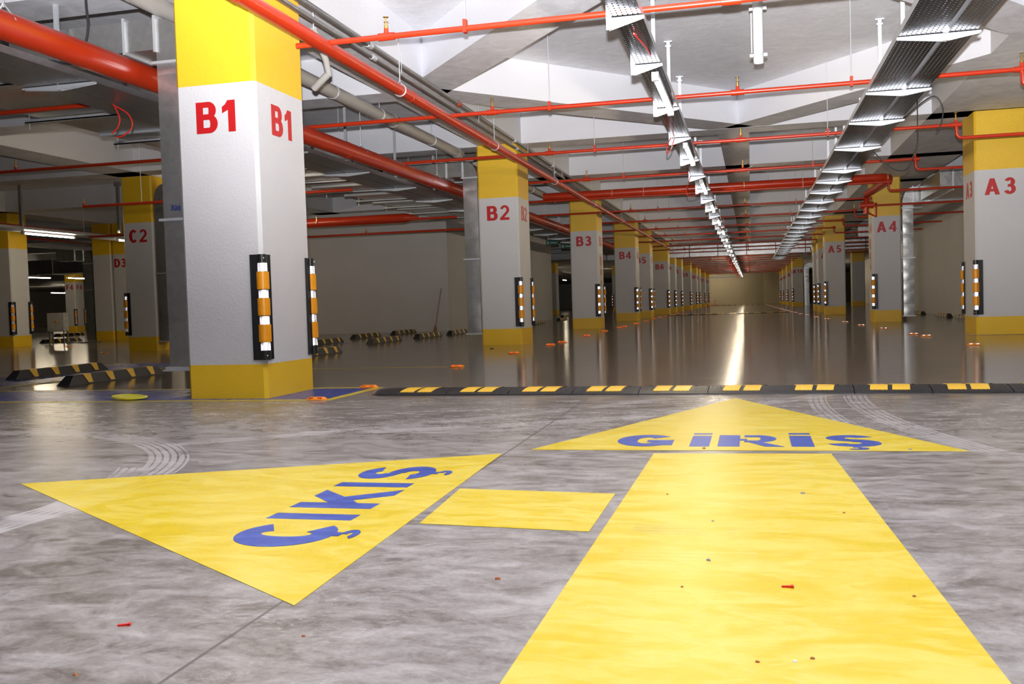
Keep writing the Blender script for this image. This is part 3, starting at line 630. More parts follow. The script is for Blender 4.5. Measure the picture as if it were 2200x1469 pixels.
stops = [(-6.83, 8.36, 'nearest black and yellow wheel stop, left of the duct beside pillar B1'), (-8.3, 9.30, 'second wheel stop on the left, farther left than the nearest one'),
         (-6.53, 12.80, 'wheel stop just behind pillar B1, its end showing right of the pillar'), (-8.5, 17.3, 'wheel stop behind pillar B1 near its rear guard'),
         (-7.28, 17.55, 'wheel stop in front of the plain white wall, left one of the near row'), (-7.18, 19.98, 'wheel stop in front of the plain white wall, below the shovel'),
         (-9.0, 20.7, 'wheel stop close to the plain white wall, left one of the rear row'), (-8.97, 23.2, 'wheel stop close to the plain white wall, right one of the rear row'),
         (-7.1, 22.1, 'wheel stop just left of the duct beside pillar B2'), (-7.1, 31.3, 'dim wheel stop right of pillar B2, nearest of that group'),
         (-7.3, 36.6, 'dim wheel stop right of pillar B2, beside pillar B3'), (-9.0, 41.3, 'dim wheel stop right of pillar B2, left of the rear ones'), (-8.7, 44.6, 'dim wheel stop right of pillar B2, farthest of that group'),
         (5.0, 24.3, 'wheel stop along the right wall just left of pillar A3'), (4.95, 26.7, 'middle wheel stop along the right wall between A4 and A3'), (4.95, 30.6, 'farthest wheel stop along the right wall beside the A4 duct'),
         (-17.2, 33.0, 'dim wheel stop behind the electrical cabinet'), (-21.5, 31.0, 'dim wheel stop left of pillar D3'), (-26, 31.5, 'dim wheel stop on the floor behind the cabinet legs'),
         (-19.6, 23.2, 'dim wheel stop beside the far left pillar'), (-22.3, 23.6, 'dim wheel stop at the far left picture edge'), (6.5, 47, 'dim wheel stop seen between pillars A5 and A4')]
for i, (x, y, lab) in enumerate(stops):
    o = sp_ if i == 0 else dup(sp_)
    o.location = (x, y, 0.001); o['label'] = lab; o['group'] = 'black and yellow wheel stops'

# ------------------------------------------------------------------ pipes
def head_mb(x, y, z):      # upright sprinkler
    return MB().lathe([(0.018, 0), (0.018, 0.05), (0.010, 0.052), (0.010, 0.075), (0.016, 0.078), (0.016, 0.085), (0.006, 0.087), (0.006, 0.115), (0.024, 0.118), (0.024, 0.122)], (x, y, z), 10)
def hanger(mb, x, y, z0, z1, r=0.005): mb.tube([(x, y, z0), (x, y, z1)], r, 6)
ZR = 2.93
def branch(i, y, xl, xr, label, turn=True, heads=(), rods=(), top=ZS):
    p = thing('sprinkler_pipe', label, 'sprinkler pipe', (0, y, 0), 0, 'red sprinkler branch pipes')
    r = 0.024
    m = MB().tube([(xl, 0, ZR), (xr, 0, ZR)], r, 12)
    for x in heads: m.tube([(x-0.07, 0, ZR), (x+0.07, 0, ZR)], r*1.35, 12)
    if turn: m.tube([(xr, 0, ZR), (xr+0.03, 0, ZR-0.005), (xr+0.04, 0, ZR-0.05), (xr+0.04, 0, ZR-0.13), (xr+0.07, 0, ZR-0.17), (xr+0.12, 0, ZR-0.18), (7.5 if y > 10 else 6, 0, ZR-0.18)], r, 12)
    m.build('pipe', 'red_pipe', p, True)
    for x in heads:
        h = MB().lathe([(0.022, 0), (0.020, 0.05)], (x, 0, ZR+0.015), 10).build('sprinkler_socket', 'red_pipe', p)
        head_mb(x, 0, ZR+0.04).build('sprinkler_head', 'brass', h)
    for x in rods:
        m = MB(); hanger(m, x, 0, ZR+0.05, top if top else ZS); m.build('hanger_rod', 'bracket', p)
        MB().box(x-0.014, x+0.014, -0.03, 0.03, ZR-0.035, ZR+0.07).build('pipe_clip', 'red_pipe', p)
yb = [7.55, 10.9, 14.17]+[17.5+3.3*k for k in range(23)]
for i, y in enumerate(yb):
    xl = -3.69 if i == 0 else -5.45
    tp = ZS if y < 53 else 3.12
    hd = [-2.88, -0.1, 2.73] if i < 12 else [-0.1]
    rd = [-2.2, 1.08] if i < 12 else [-2.2]
    tp2 = tp
    branch(i, y, xl, 2.70, '%s red sprinkler pipe crossing the ceiling, counted from the camera' % NTH[i], y < 53, hd, rd, tp2)
lm = thing('sprinkler_main', 'long red main pipe running away beside the B pillars, over the aisle', 'water pipe', (-3.42, 0, 2.9))
MB().tube([(0, 1.5, 0), (0, 14.2, 0)], 0.057, 16).tube([(0, 14.2, 0), (0, 27, 0)], 0.048, 16).tube([(0, 27, 0), (0, 44, 0)], 0.036, 12).build('pipe', 'red_pipe', lm, True)
for y in (5.2, 9.3, 13.0, 17.2, 21.6, 26.5, 31.5):
    m = MB(); hanger(m, 0, y, 0.09, 0.52); m.build('hanger_rod', 'bracket', lm)
    m = MB().tube([(0.062*math.cos(a), y, 0.062*math.sin(a)) for a in [PI/2+2*PI*k/16 for k in range(17)]], 0.006, 6); m.tube([(-0.02, y, 0.055), (0, y, 0.10), (0.02, y, 0.055)], 0.005, 6); m.build('pipe_ring', 'bracket', lm)
for y in (3.4, 6.1, 9.6, 12.6):
    MB().tube([(0, y-0.012, 0), (0, y+0.012, 0)], 0.0605, 16).build('weld_joint', 'red_pipe', lm)
bm_ = thing('water_main', 'thickest red pipe on the left, passing behind pillars B1 and B2', 'water pipe', (-5.16, 0, 2.8))
MB().tube([(0, 1.5, 0), (0, 42, 0)], 0.105, 20).build('pipe', 'red_pipe', bm_, True)
for y in (5.4, 8.6, 11.9, 15.2, 18.5, 22, 26):
    MB().tube([(0, y-0.012, 0), (0, y+0.012, 0)], 0.109, 20).build('weld_joint', 'red_pipe', bm_)
    m = MB(); hanger(m, 0, y+0.5, 0.13, 0.62); m.tube([(-0.10, y+0.5, 0.03), (0, y+0.5, 0.16), (0.10, y+0.5, 0.03)], 0.007, 6); m.build('hanger_rod', 'bracket', bm_)
cm = thing('water_main', 'thick red pipe crossing the whole aisle in front of pillar B3, elbowed beside A4', 'water pipe', (0, 21.3, 3.08))
MB().tube([(-4.5, 0, 0), (2.55, 0, 0), (2.72, 0.03, 0), (2.82, 0.12, -0.01), (2.84, 0.3, -0.03), (2.64, 2.35, -0.10)], 0.085, 18).build('pipe', 'red_pipe', cm, True)
MB().tube([(2.64, 2.35, -0.10), (2.63, 2.42, -0.2), (2.62, 2.42, -0.55)], 0.06, 14).tube([(2.49, 2.42, -0.35), (2.79, 2.42, -0.35)], 0.075, 12).tube([(2.62, 2.42, -0.50), (2.84, 2.42, -0.62), (2.84, 2.42, -0.3)], 0.03, 10).build('valve_drop', 'red_pipe', cm, True)
for x in (-3.0, -1.6, 0.4, 1.6):
    m = MB(); hanger(m, x, 0, 0.09, 0.84); m.build('hanger_rod', 'bracket', cm)
lp = thing('water_main', 'thick red pipe stub in front of the white wall, right of pillar B1', 'water pipe', (0, 19.6, 2.62))
MB().tube([(-12.0, 0, 0), (-7.2, 0, 0)], 0.10, 16).tube([(-7.2, 0, 0), (-6.9, 0, 0)], [0.1, 0.03], 16).build('pipe', 'red_pipe', lp, True)
for x in (-11.5, -9.8):
    m = MB(); hanger(m, x, 0, 0.09, ZS-2.62); m.build('hanger_rod', 'bracket', lp)
for y, x0, x1, z, lab in ((12.2, -16, -6.3, 2.905, 'thin red pipe with sprinklers high on the left, in front of pillar C2'), (8.75, -12, -6.4, 2.905, 'thin red pipe passing under the left cable tray'),
                          (14.95, -11.6, -6.4, 2.68, 'short thin red pipe ending in a sprinkler left of pillar C2'), (18.2, -14, -5.6, 2.45, 'thin red pipe in front of the white wall, upper one'), (20.8, -14, -5.6, 2.42, 'thin red pipe in front of the white wall, lower one')):
    p_ = thing('sprinkler_pipe', lab, 'sprinkler pipe', (0, y, z), 0, 'thin red pipes of the left bays')
    MB().tube([(x0, 0, 0), (x1, 0, 0)], 0.024, 12).build('pipe', 'red_pipe', p_, True)
    k = 0
    xs = [x0+0.02] if y == 14.95 else [x for x in (x0+2.6, x0+5.4) if x < -8.3]
    for x in xs:
        h = MB().lathe([(0.022, 0), (0.020, 0.05)], (x, 0, 0.01), 10).build('sprinkler_socket', 'red_pipe', p_); head_mb(x, 0, 0.03).build('sprinkler_head', 'brass', h)
    for x in [q for q in (x0+1.2, x0+3.2) if q < -8.3]:
        m = MB(); hanger(m, x, 0, 0.02, ZS-z); m.build('hanger_rod', 'bracket', p_)
for (x0, y0, x1, y1, r, lab) in ((-15.9, 15.5, -16.6, 33, 0.035, 'red pipe running away above the long lamp on the left'), (-19.0, 19, -19.4, 36, 0.025, 'thin red pipe crossing the top bands of the far left pillars')):
    z = 2.8 if x0 > -17 else 2.86
    if x0 < -17: z = 3.0; x0 -= 0.9; x1 -= 0.9
    p_ = thing('sprinkler_pipe', lab, 'sprinkler pipe', (0, 0, z), 0, 'thin red pipes of the left bays')
    MB().tube([(x0, y0, 0), (x1, y1, 0)], r, 10).build('pipe', 'red_pipe', p_, True)
    for k in range(5):
        f = (k+0.5)/5; m = MB(); hanger(m, x0+(x1-x0)*f, y0+(y1-y0)*f, 0.02, ZS-z); m.build('hanger_rod', 'bracket', p_)
# drain pipe and conduits along the B row
dp = thing('drain_pipe', 'beige grey plastic drain pipe running behind pillar B1 towards B2', 'drain pipe', (-4.87, 0, 3.33))
MB().tube([(0, 2, 0), (0, 16.1, 0)], 0.08, 18).tube([(0, 12.9, 0), (0, 13.05, 0)], 0.088, 18).tube([(0, 15.9, 0), (0, 16.1, 0)], 0.088, 18).build('pipe', 'pvc', dp, True)
for y in (6.4, 8.9, 10.9, 12.4, 14.6):
    MB().tube([(0, y-0.014, 0), (0, y+0.014, 0)], 0.087, 18).build('clamp_ring', 'bracket', dp)
    m = MB(); hanger(m, 0, y, 0.08, 0.6); m.build('hanger_rod', 'bracket', dp)
dp = thing('drain_pipe', 'beige drain pipe piece right of pillar B2, ending at B3', 'drain pipe', (-4.87, 17.2, 3.33))
MB().tube([(0, 0, 0), (0, 7.2, 0)], 0.08, 16).build('pipe', 'pvc', dp, True)
for y in (1.5, 4.5): MB().tube([(0, y-0.014, 0), (0, y+0.014, 0)], 0.087, 16).build('clamp_ring', 'bracket', dp)
for dx, z, r, y1, lab in ((-3.62, 3.30, 0.030, 30, 'dusty steel conduit above the long red main, upper one'), (-3.58, 3.17, 0.022, 19, 'steel conduit above the long red main, lower one')):
    c_ = thing('steel_conduit', lab, 'conduit', (dx, 0, z))
    MB().tube([(0, 1.5, 0), (0, y1, 0)], r, 12).build('pipe', 'conduit', c_, True)
    for y in (6.2, 9.0, 12.0, 15.0, 18.0):
        MB().tube([(0, y-0.05, 0), (0, y+0.05, 0)], r*1.2, 12).build('coupling', 'red_pipe' if (y == 12.0 and r > 0.025) else 'bracket', c_)
        m = MB(); hanger(m, 0, y+0.8, r, ZB-z, 0.004); m.build('hanger_rod', 'bracket', c_)
el = thing('drain_elbow', 'short grey pipe stub angled down beside pillar B1 near the ceiling', 'pipe stub', (-3.74, 8.3, 3.10))
MB().tube([(0.0, -0.3, 0.1), (-0.03, 0.0, -0.10), (-0.05, 0.1, -0.20)], 0.03, 12).tube([(-0.05, 0.1, -0.20), (-0.25, 0.2, -0.30)], 0.034, 12).build('pipe', 'pvc', el, True)
m = MB(); hanger(m, 0, -0.3, 0.1, 0.32); m.build('hanger_rod', 'bracket', el)
vp = thing('downpipe', 'grey plastic downpipe stub hanging open-ended from the ceiling over the aisle', 'pipe stub', (0.12, 10.05, 3.03))
MB().tube([(0, 0, 0), (0, 0, 0.90)], 0.05, 16, cap=False).tube([(0, 0, 0.02), (0, 0, 0.9)], 0.043, 16).build('pipe', 'pale_pvc', vp, True)
for z in (0.06, 0.52):
    MB().tube([(0, 0, z), (0, 0, z+0.03)], 0.056, 16).box(-0.085, -0.05, -0.012, 0.012, z, z+0.03).box(0.05, 0.085, -0.012, 0.012, z, z+0.03).build('pipe_clamp', 'bracket', vp)
MB().tube([(-0.065, 0, 0.1), (-0.065, 0, 0.5)], 0.008, 8).build('side_rod', 'bracket', vp)

# ------------------------------------------------------------------ cable trays
def post_mb(x, y, z0, z1): return MB().box(x-0.02, x+0.02, y-0.012, y+0.012, z0, z1).box(x-0.05, x+0.05, y-0.03, y+0.03, z1-0.012, z1).box(x-0.035, x+0.035, y-0.02, y+0.02, z1-0.07, z1-0.05)
def arm_mb(xp, xt, y, z, hp, ht):   # tapered arm from post to tip, below the tray
    s_ = 1 if xt > xp else -1; m = MB()
    for dy in (-0.022, 0.018):
        q = [(xp, z), (xt, z), (xt, z-ht), (xp, z-hp)]
        lo = [(a, y+dy, b) for a, b in q]; hi = [(a, y+dy+0.004, b) for a, b in q]
        m.hull(lo, hi) if s_ < 0 else m.hull(hi, lo)
    m.box(min(xp, xt), max(xp, xt), y-0.022, y+0.022, z-0.004, z)
    return m
def tray(label, lanes, y0, y1, z, arms, post_x, ys, hp, group='cable trays under the ceiling', top=ZS, sheet='perf'):
    t_ = thing('cable_tray', label, 'cable tray', (0, 0, z), 0, group)
    for xa, xb in lanes:
        MB().box(xa, xb, y0, y1, 0.0, 0.003).build('perforated_bottom', sheet, t_)
        for x in (xa, xb-0.003):
            MB().box(x, x+0.003, y0, y1, 0.003, 0.06).build('side_rail', 'galv', t_)
    for y in ys:
        tp = top if y < 53 else 3.12
        pm = post_mb(post_x, y, -hp, tp-z).build('hanger_post', 'bracket', t_)
        for xt in arms: arm_mb(post_x, xt, y, -0.002, hp, 0.018).build('support_arm', 'bracket', t_)
    return t_
ysL = [6.95]+[8.4+1.975*k for k in range(44) if k != 21]
tray('narrow perforated cable tray over the aisle, carrying the row of tube lamps', [(-0.925, -0.715)], 1.5, 96, 2.72, (-0.70,), -0.95, ysL, 0.085, top=ZS)
ysR = [4.4, 6.4, 8.35, 10.5, 12.25, 14.36, 16.8, 18.4]+[20.2+2.0*k for k in range(18) if k != 15]
tray('wide double perforated cable tray over the right side of the aisle', [(1.19, 1.52), (1.56, 1.77)], 1.5, 56, 2.74, (1.18, 1.80), 1.54, ysR, 0.06)
tray('wide perforated cable tray on the left, beside the thickest red pipe', [(-6.17, -5.84), (-5.82, -5.5)], 1.5, 42, 2.73, (-6.2, -5.47), -5.83, [7.28+2.05*k for k in range(14)], 0.05, sheet='perf_pale')

# ------------------------------------------------------------------ tube lamps
def lamp_proto(L=1.7):
    t_ = thing('tube_lamp', 'x', 'tube lamp')
    MB().box(-0.028, 0.028, 0, L, 0.016, 0.05).box(-0.03, 0.03, -0.005, 0.05, -0.024, 0.05).box(-0.03, 0.03, L-0.05, L+0.005, -0.024, 0.05).build('lamp_housing', 'lamp_body', t_)
    MB().tube([(0, 0.05, -0.004), (0, L-0.05, -0.004)], 0.017, 8).build('tube', 'tube', t_)
    return t_
lp0 = lamp_proto()
LZ = 2.625
for k in range(22):
    o = lp0 if k == 0 else dup(lp0)
    o.location = (-0.775, 8.52+3.95*k, LZ)
    o['label'] = '%s lit tube lamp from the camera under the narrow tray' % NTH[k]; o['group'] = 'tube lamps under the aisle tray'
extra = [(-15.6, 18.05, 2.6, 'long lit tube lamp hanging left of pillar C2'), (-15.3, 20.9, 2.6, 'lit tube lamp partly hidden by pillar C2'),
         (-8.3, 12.6, 2.62, 'added lit tube lamp hidden behind pillar B1, nearer one'), (-9.9, 17.2, 2.62, 'added lit tube lamp hidden behind pillar B1, farther one'), (4.9, 12.0, 2.6, 'added lit tube lamp outside the picture right of pillar A3'),  # these three unseen lamps are added to light the side bays
         (-31.9, 36.9, 2.6, 'lit tube lamp beside the far left pillar, left one'), (-31.5, 39.2, 2.6, 'lit tube lamp above pillar F4'),
         (-50.1, 60.5, 2.6, 'faint lit tube lamp low in the dark left background'), (-16.4, 32.3, 2.6, 'lit tube lamp peeping out right of pillar B1'),
         (-14.4, 63.8, 2.55, 'small lit tube lamp just right of pillar B2'), (-14.9, 77, 2.55, 'small lit tube lamp left of pillar B3'),
         (-9.6, 70, 2.35, 'small lit tube lamp right of pillar B3'), (-8.3, 92, 2.3, 'small lit tube lamp between pillars B5 and B6')]
for x, y, z, lab in extra:
    o = dup(lp0, (x, y, z), None, lab, 'tube lamps of the background bays')
    if -16 < x < -15: continue
    MB().tube([(0, 0.3, 0.05), (0, 0.3, (ZB if (x == -8.3 and y < 20) else ZS if y < 53 else 3.12)-z)], 0.006, 6).build('suspension_wire', 'bracket', o); MB().tube([(0, 1.4, 0.05), (0, 1.4, (ZB if (x == -8.3 and y < 20) else ZS if y < 53 else 3.12)-z)], 0.006, 6).build('suspension_wire', 'bracket', o)
o = dup(lp0, (5.9, 76, 2.25), -PI/2, 'bright white tube lamp seen left of pillar A5', 'tube lamps of the background bays'); o.location = (5.0, 76, 2.28); [MB().tube([(0, q, 0.05), (0, q, 0.84)], 0.006, 6).build('suspension_wire', 'bracket', o) for q in (0.3, 1.4)]

for k, q in enumerate(('right', 'middle', 'left')): dup(lp0, (-1.0-1.8*k, 97.13, 2.69), PI/2, q+' one of the added lamps behind the crosswise tray, lighting the end wall', 'added tube lamps across the end of the aisle')  # lamps added behind the tray to brighten the end wall
t_ = thing('cable_tray', 'bright crosswise tray above the end wall, at the far end of the lamp row', 'cable tray', (0, 97, 2.71), 0, 'cable trays under the ceiling')
MB().box(-6.3, -0.72, -0.1, 0.1, -0.06, 0.05).build('tray_body', 'bracket', t_)
for x in (-6, -3.5, -1): MB().tube([(x, 0, 0.05), (x, 0, 0.41)], 0.01, 6).build('hanger_rod', 'bracket', t_)
# ------------------------------------------------------------------ ducts
def vduct(x0, x1, y0, y1, zb, zt, label, toward=-1, xend=-6.4, hz=(2.95, 3.25), conn=True):
    d = thing('air_duct', label, 'air duct', (0, 0, 0), 0, 'sheet metal air ducts')
    m = MB().box(x0+0.004, x1-0.004, y0+0.004, y1-0.004, zb, zt)
    z = zb; N = 5
    while z < zt-0.05:
        z2 = min(z+0.28, zt); bl_ = random.uniform(0.003, 0.010); cx_ = random.uniform(0.35, 0.65)
        for side in (0, 1, 2):
            g = {}
            for i in range(N+1):
                for j in range(N+1):
                    u, v = i/N, j/N; bb = bl_*(math.sin(PI*u**(0.8+cx_*0.4))*math.sin(PI*v))
                    if side == 0: q = (x0+(x1-x0)*u, y0-bb, z+(z2-z)*v)
                    elif side == 1: q = (x1+bb, y0+(y1-y0)*u, z+(z2-z)*v)
                    else: q = (x0-bb, y1-(y1-y0)*u, z+(z2-z)*v)
                    g[i, j] = len(m.v); m.v.append(q)
            for i in range(N):
                for j in range(N): m.f.append((g[i, j], g[i+1, j], g[i+1, j+1], g[i, j+1]))
        z = z2
    m.build('riser', 'duct', d, True)
    # lock seams across the riser
    s_ = MB()
    for z in [zb+0.28*k for k in range(1, int((zt-zb)/0.28))]: s_.box(x0-0.002, x1+0.002, y0-0.002, y1+0.002, z, z+0.004)
    s_.build('seam', 'galv', d)
    for z in (zb-0.012, 1.50, zt-0.02):
      f = MB(); f.box(x0-0.03, x1+0.03, y0-0.03, y0, z, z+0.022).box(x0-0.03, x0, y0, y1, z, z+0.022).box(x1, x1+0.03, y0, y1, z, z+0.022).box(x0-0.03, x1+0.03, y1, y1+0.03, z, z+0.022)
      f.build('flange', 'bracket', d)
    # curved elbow in the xz plane
    a, b = hz; h = b-a; w = x1-x0
    cx = x0 if toward < 0 else x1; e = MB(); n = 8
    prof = [(cx, a)] if False else []
    outer = [(cx-toward*w*math.sin(PI/2*i/n)*1.0, a-0.0+h*math.cos(PI/2*i/n)) for i in range(n+1)]
    poly = [(cx, a)]+outer
    poly = [(cx, zt)]+outer+[(cx-toward*w, zt)]
    lo = [(px_, y0, pz_) for px_, pz_ in poly]; hi = [(px_, y1, pz_) for px_, pz_ in poly]
    e.hull(lo, hi) if toward > 0 else e.hull(hi, lo)
    e.build('elbow', 'duct', d)
    xa, xb = sorted((cx, xend))
    MB().box(xa, xb, y0, y1, a, b).build('branch_duct', 'duct', d)
    q = cx; k = 0
    while (q-xend)*(-toward) > 0.1 and k < 7:
        MB().box(q-0.012, q+0.012, y0-0.025, y1+0.025, a-0.025, b+0.025).build('flange', 'bracket', d); q += toward*(0.30 if k % 2 == 0 else 1.1); k += 1
    return d
d1 = vduct(-4.91, -4.62, 7.36, 7.72, 0.23, 2.86, 'sheet metal duct rising beside pillar B1, marked 330', -1, -6.40, (2.97, 3.23))
ink = text_mb('330', 0.045, 0.12, 0.001); ink.xf(Matrix.Rotation(PI/2, 4, 'X')); o = ink.build('handwriting', 'blue_ink', d1); o.location = (-4.785, 7.348, 1.585); o.rotation_euler = (0.0, 0.12, 0)
MB().box(-4.95, -4.53, 7.30, 7.78, 0.205, 0.218).build('bottom_flange', 'bracket', d1)
vduct(-4.90, -4.64, 16.35, 16.72, 0.19, 2.95, 'sheet metal duct rising beside pillar B2', -1, -6.40, (2.97, 3.24))
vduct(-11.29, -11.06, 16.62, 16.9, 0.18, 2.90, 'sheet metal duct rising beside pillar C2', 1, -8.25, (2.95, 3.25))
vduct(3.56, 3.80, 24.75, 25.1, 0.12, 2.72, 'sheet metal duct rising beside pillar A4', 1, 5.4, (2.80, 3.2))
vduct(3.4, 3.7, 66, 66.4, 0.0, 2.4, 'far sheet metal duct rising beside pillar A10', 1, 4.8, (2.5, 2.8))
vduct(-19.25, -18.95, 24.7, 25.1, 0.0, 2.3, 'sheet metal duct rising left of pillar D3', -1, -20.2, (2.4, 2.7))
tr = thing('air_duct', 'wide flat duct under the ceiling on the left, on steel struts', 'air duct', (0, 0, 3.0), 0, 'sheet metal air ducts')
MB().box(-7.9, -6.45, 1.0, 25.3, 0, 0.34).build('duct_body', 'duct', tr)
for k in range(16): MB().box(-7.93, -6.42, 1.6+1.5*k, 1.625+1.5*k, -0.03, 0.37).build('flange', 'bracket', tr)
for k in range(14):
    y = 3.1+1.6*k; MB().box(-8.1, -6.28, y, y+0.04, -0.05, -0.035).box(-8.1, -6.28, y, y+0.003, -0.05, -0.01).build('support_strut', 'bracket', tr)
    m = MB(); hanger(m, -8.05, y+0.02, -0.12, 0.92); m.build('hanger_rod', 'bracket', tr); m = MB(); hanger(m, -6.33, y+0.02, -0.12, 0.92); m.build('hanger_rod', 'bracket', tr)
tr = thing('air_duct', 'flat duct crossing the whole aisle beyond pillar A7, between seams', 'air duct', (0, 49.3, 2.805), 0, 'sheet metal air ducts')
MB().box(-9, 6.6, 0, 0.75, 0, 0.60).build('duct_body', 'duct', tr)
for k in range(11): MB().box(-8.6+1.4*k, -8.565+1.4*k, -0.02, 0.77, -0.004, 0.612).build('flange', 'rubber', tr)
tr = thing('air_duct', 'horizontal ducts behind the far left lamps, above the cabinet', 'air duct', (0, 29.5, 2.3), 0, 'sheet metal air ducts')
MB().box(-26, -18.4, 0, 0.8, 0, 0.5).build('duct_body', 'duct', tr)
for k in range(6):
    MB().box(-25.6+1.3*k, -25.57+1.3*k, -0.02, 0.82, -0.03, 0.53).build('flange', 'bracket', tr); m = MB(); hanger(m, -25.58+1.3*k, -0.03, 0, ZS-2.3); m.build('hanger_rod', 'bracket', tr)
for k, (y, lab) in enumerate(((22.2, 'square duct under the ceiling between pillars A4 and A3'), (38.9, 'small duct right of pillar A5 near the ceiling'))):
    tr = thing('air_duct', lab, 'air duct', (0, y, 2.86), 0, 'sheet metal air ducts')
    MB().box(3.95 if k == 0 else 4.0, 5.46 if k == 0 else 12, 0, 2.4 if k == 0 else 1, 0, 0.4).build('duct_body', 'duct', tr)
    for j in range(2 if k == 0 else 6): MB().box(4.2+0.9*j, 4.225+0.9*j, -0.02, (2.42 if k == 0 else 1.02), -0.03, 0.43).build('flange', 'bracket', tr); m = MB(); hanger(m, 4.21+0.9*j, -0.03, 0, ZS-2.86); m.build('hanger_rod', 'bracket', tr)

# ------------------------------------------------------------------ posts, cables, signs, small things
for x, y, z0, lab in ((-15.73, 18.2, 2.712, 'grey hanger post above the long lamp, at the left picture edge'), (-14.77, 20.3, 2.712, 'grey hanger post between the lamps left of pillar C2')):
    o = thing('hanger_post', lab, 'hanger post', (x, y, z0))
    MB().box(-0.035, 0.035, -0.03, 0.03, 0, ZS-z0).build('post', 'galv', o); MB().box(-0.07, 0.07, -0.05, 0.05, ZS-z0-0.10, ZS-z0).build('top_plate', 'galv', o)
t_ = thing('cable_tray', 'dark cable tray carrying the lamps of the left bay', 'cable tray', (0, 0, 2.651), 0, 'cable trays under the ceiling')
MB().box(-15.9, -15.3, 14, 40, 0, 0.06).build('tray_body', 'galv', t_)
def cable(pts, r, mat, label, cat='cable'):
    pts = [Vector(q) for q in pts]; out = []
    for i in range(len(pts)-1):
        p0 = pts[max(i-1, 0)]; p1 = pts[i]; p2 = pts[i+1]; p3 = pts[min(i+2, len(pts)-1)]
        for k in range(6):
            u = k/6; out.append(0.5*((2*p1)+(-p0+p2)*u+(2*p0-5*p1+4*p2-p3)*u*u+(-p0+3*p1-3*p2+p3)*u**3))
    out.append(pts[-1]); return tag(MB().tube(out, r, 8).build('hanging_cable', mat, None, True), label, cat)
cable([(-5.30, 7.0, 3.9), (-5.31, 7.0, 3.325), (-5.30, 7.0, 3.10), (-5.36, 7.0, 2.91), (-5.46, 7.0, 2.815), (-5.74, 7.0, 2.865), (-5.9, 7.0, 2.80)], 0.011, 'cable', 'black cable drooping in front of the thick red pipe, top left')
cable([(1.76, 14.0, 2.80), (2.0, 14.0, 3.0), (2.40, 14.0, 3.30), (2.536, 14.0, 3.15), (2.516, 14.0, 2.935), (2.457, 14.0, 2.83)], 0.009, 'cable', 'black cable hanging right of the wide tray near pillar A3')
cable([(2.30, 14.5, 3.4), (2.30, 14.5, 3.0), (2.29, 14.5, 2.75), (2.20, 14.5, 2.5), (2.13, 14.5, 2.40), (1.95, 14.5, 2.44), (1.70, 14.5, 2.70)], 0.008, 'cable', 'thin black cable looping from the pipe left of pillar A3')
cable([(-5.9, 8.1, 2.72), (-5.74, 8.1, 2.62), (-5.70, 8.1, 2.50), (-5.80, 8.1, 2.42), (-5.88, 8.1, 2.41)], 0.007, 'red_cable', 'red wire end hanging from the left cable tray, longer one')
cable([(-5.92, 8.15, 2.72), (-5.87, 8.15, 2.60), (-5.89, 8.15, 2.52), (-5.96, 8.15, 2.46)], 0.007, 'red_cable', 'red wire end hanging from the left cable tray, shorter one')
cable([(-0.81, 7.5, 2.73), (-0.82, 7.35, 2.70), (-0.78, 7.7, 2.70), (-0.77, 8.1, 2.715)], 0.006, 'red_cable', 'red wire loop poking through the narrow tray, nearest')
cable([(-0.94, 12.3, 2.72), (-0.97, 12.1, 2.60), (-0.98, 12.1, 2.50), (-0.94, 12.2, 2.56), (-0.90, 12.3, 2.70)], 0.006, 'red_cable', 'red wire loop at the third bracket of the narrow tray')
cable([(-0.93, 16.2, 2.72), (-0.99, 16.1, 2.5), (-0.98, 16.1, 2.38), (-0.85, 16.2, 2.40), (-0.78, 16.3, 2.45)], 0.006, 'red_cable', 'red wire loop at the fifth bracket of the narrow tray')
cable([(-0.72, 24.3, 2.72), (-0.62, 24.3, 2.62), (-0.60, 24.3, 2.45), (-0.68, 24.3, 2.40), (-0.75, 24.3, 2.5)], 0.008, 'red_cable', 'red wire loop right of the lamps near pillar B3')
for k in range(5):
    y = 50+8*k
    cable([(-0.95, y, 2.72), (-1.08, y, 2.6), (-1.08, y, 2.4), (-0.98, y, 2.35), (-0.9, y, 2.6)], 0.02, 'red_cable', '%s distant red wire loop hanging from the narrow tray' % NTH[k])
for x, y, lab in ((-5.75, 28.3, 'dark green hanging exit sign, left one'), (-5.70, 30.4, 'dark green hanging exit sign, right and farther one')):
    s_ = thing('exit_sign', lab, 'exit sign', (x, y, 2.42), 0, 'hanging signs between B2 and B3')
    MB().box(-0.19, 0.19, -0.02, 0.02, 0, 0.15).build('sign_box', 'sign_green', s_)
    MB().box(-0.16, -0.10, -0.022, -0.02, 0.03, 0.12).box(-0.06, 0.14, -0.022, -0.02, 0.055, 0.095).build('sign_symbol', 'sign_pale', s_)
    [MB().tube([(q, 0, 0.15), (q, 0, 0.30)], 0.004, 6).build('suspension_wire', 'bracket', s_) for q in (-0.13, 0.13)]
cb = thing('electrical_cabinet', 'scuffed grey electrical cabinet on a metal stand, with warning triangle', 'cabinet', (-18.93, 23.0, 0))
MB().box(-0.27, 0.27, 0, 0.2, 0.345, 0.85).build('cabinet_box', 'cabinet', cb)
MB().box(-0.255, 0.255, -0.008, 0, 0.36, 0.835).build('cabinet_door', 'cabinet', cb)
m = MB()
for x in (-0.25, 0.22):
    for y in (0.02, 0.16): m.box(x, x+0.025, y, y+0.025, 0, 0.345)
m.box(-0.29, 0.29, -0.01, 0.21, 0.33, 0.345).build('stand', 'galv', cb)
w_ = MB().hull([(-0.055, -0.010, 0.56), (0.055, -0.010, 0.56), (0, -0.010, 0.66)], [(-0.055, -0.008, 0.56), (0.055, -0.008, 0.56), (0, -0.008, 0.66)]); w_.build('warning_triangle', 'orange', cb)
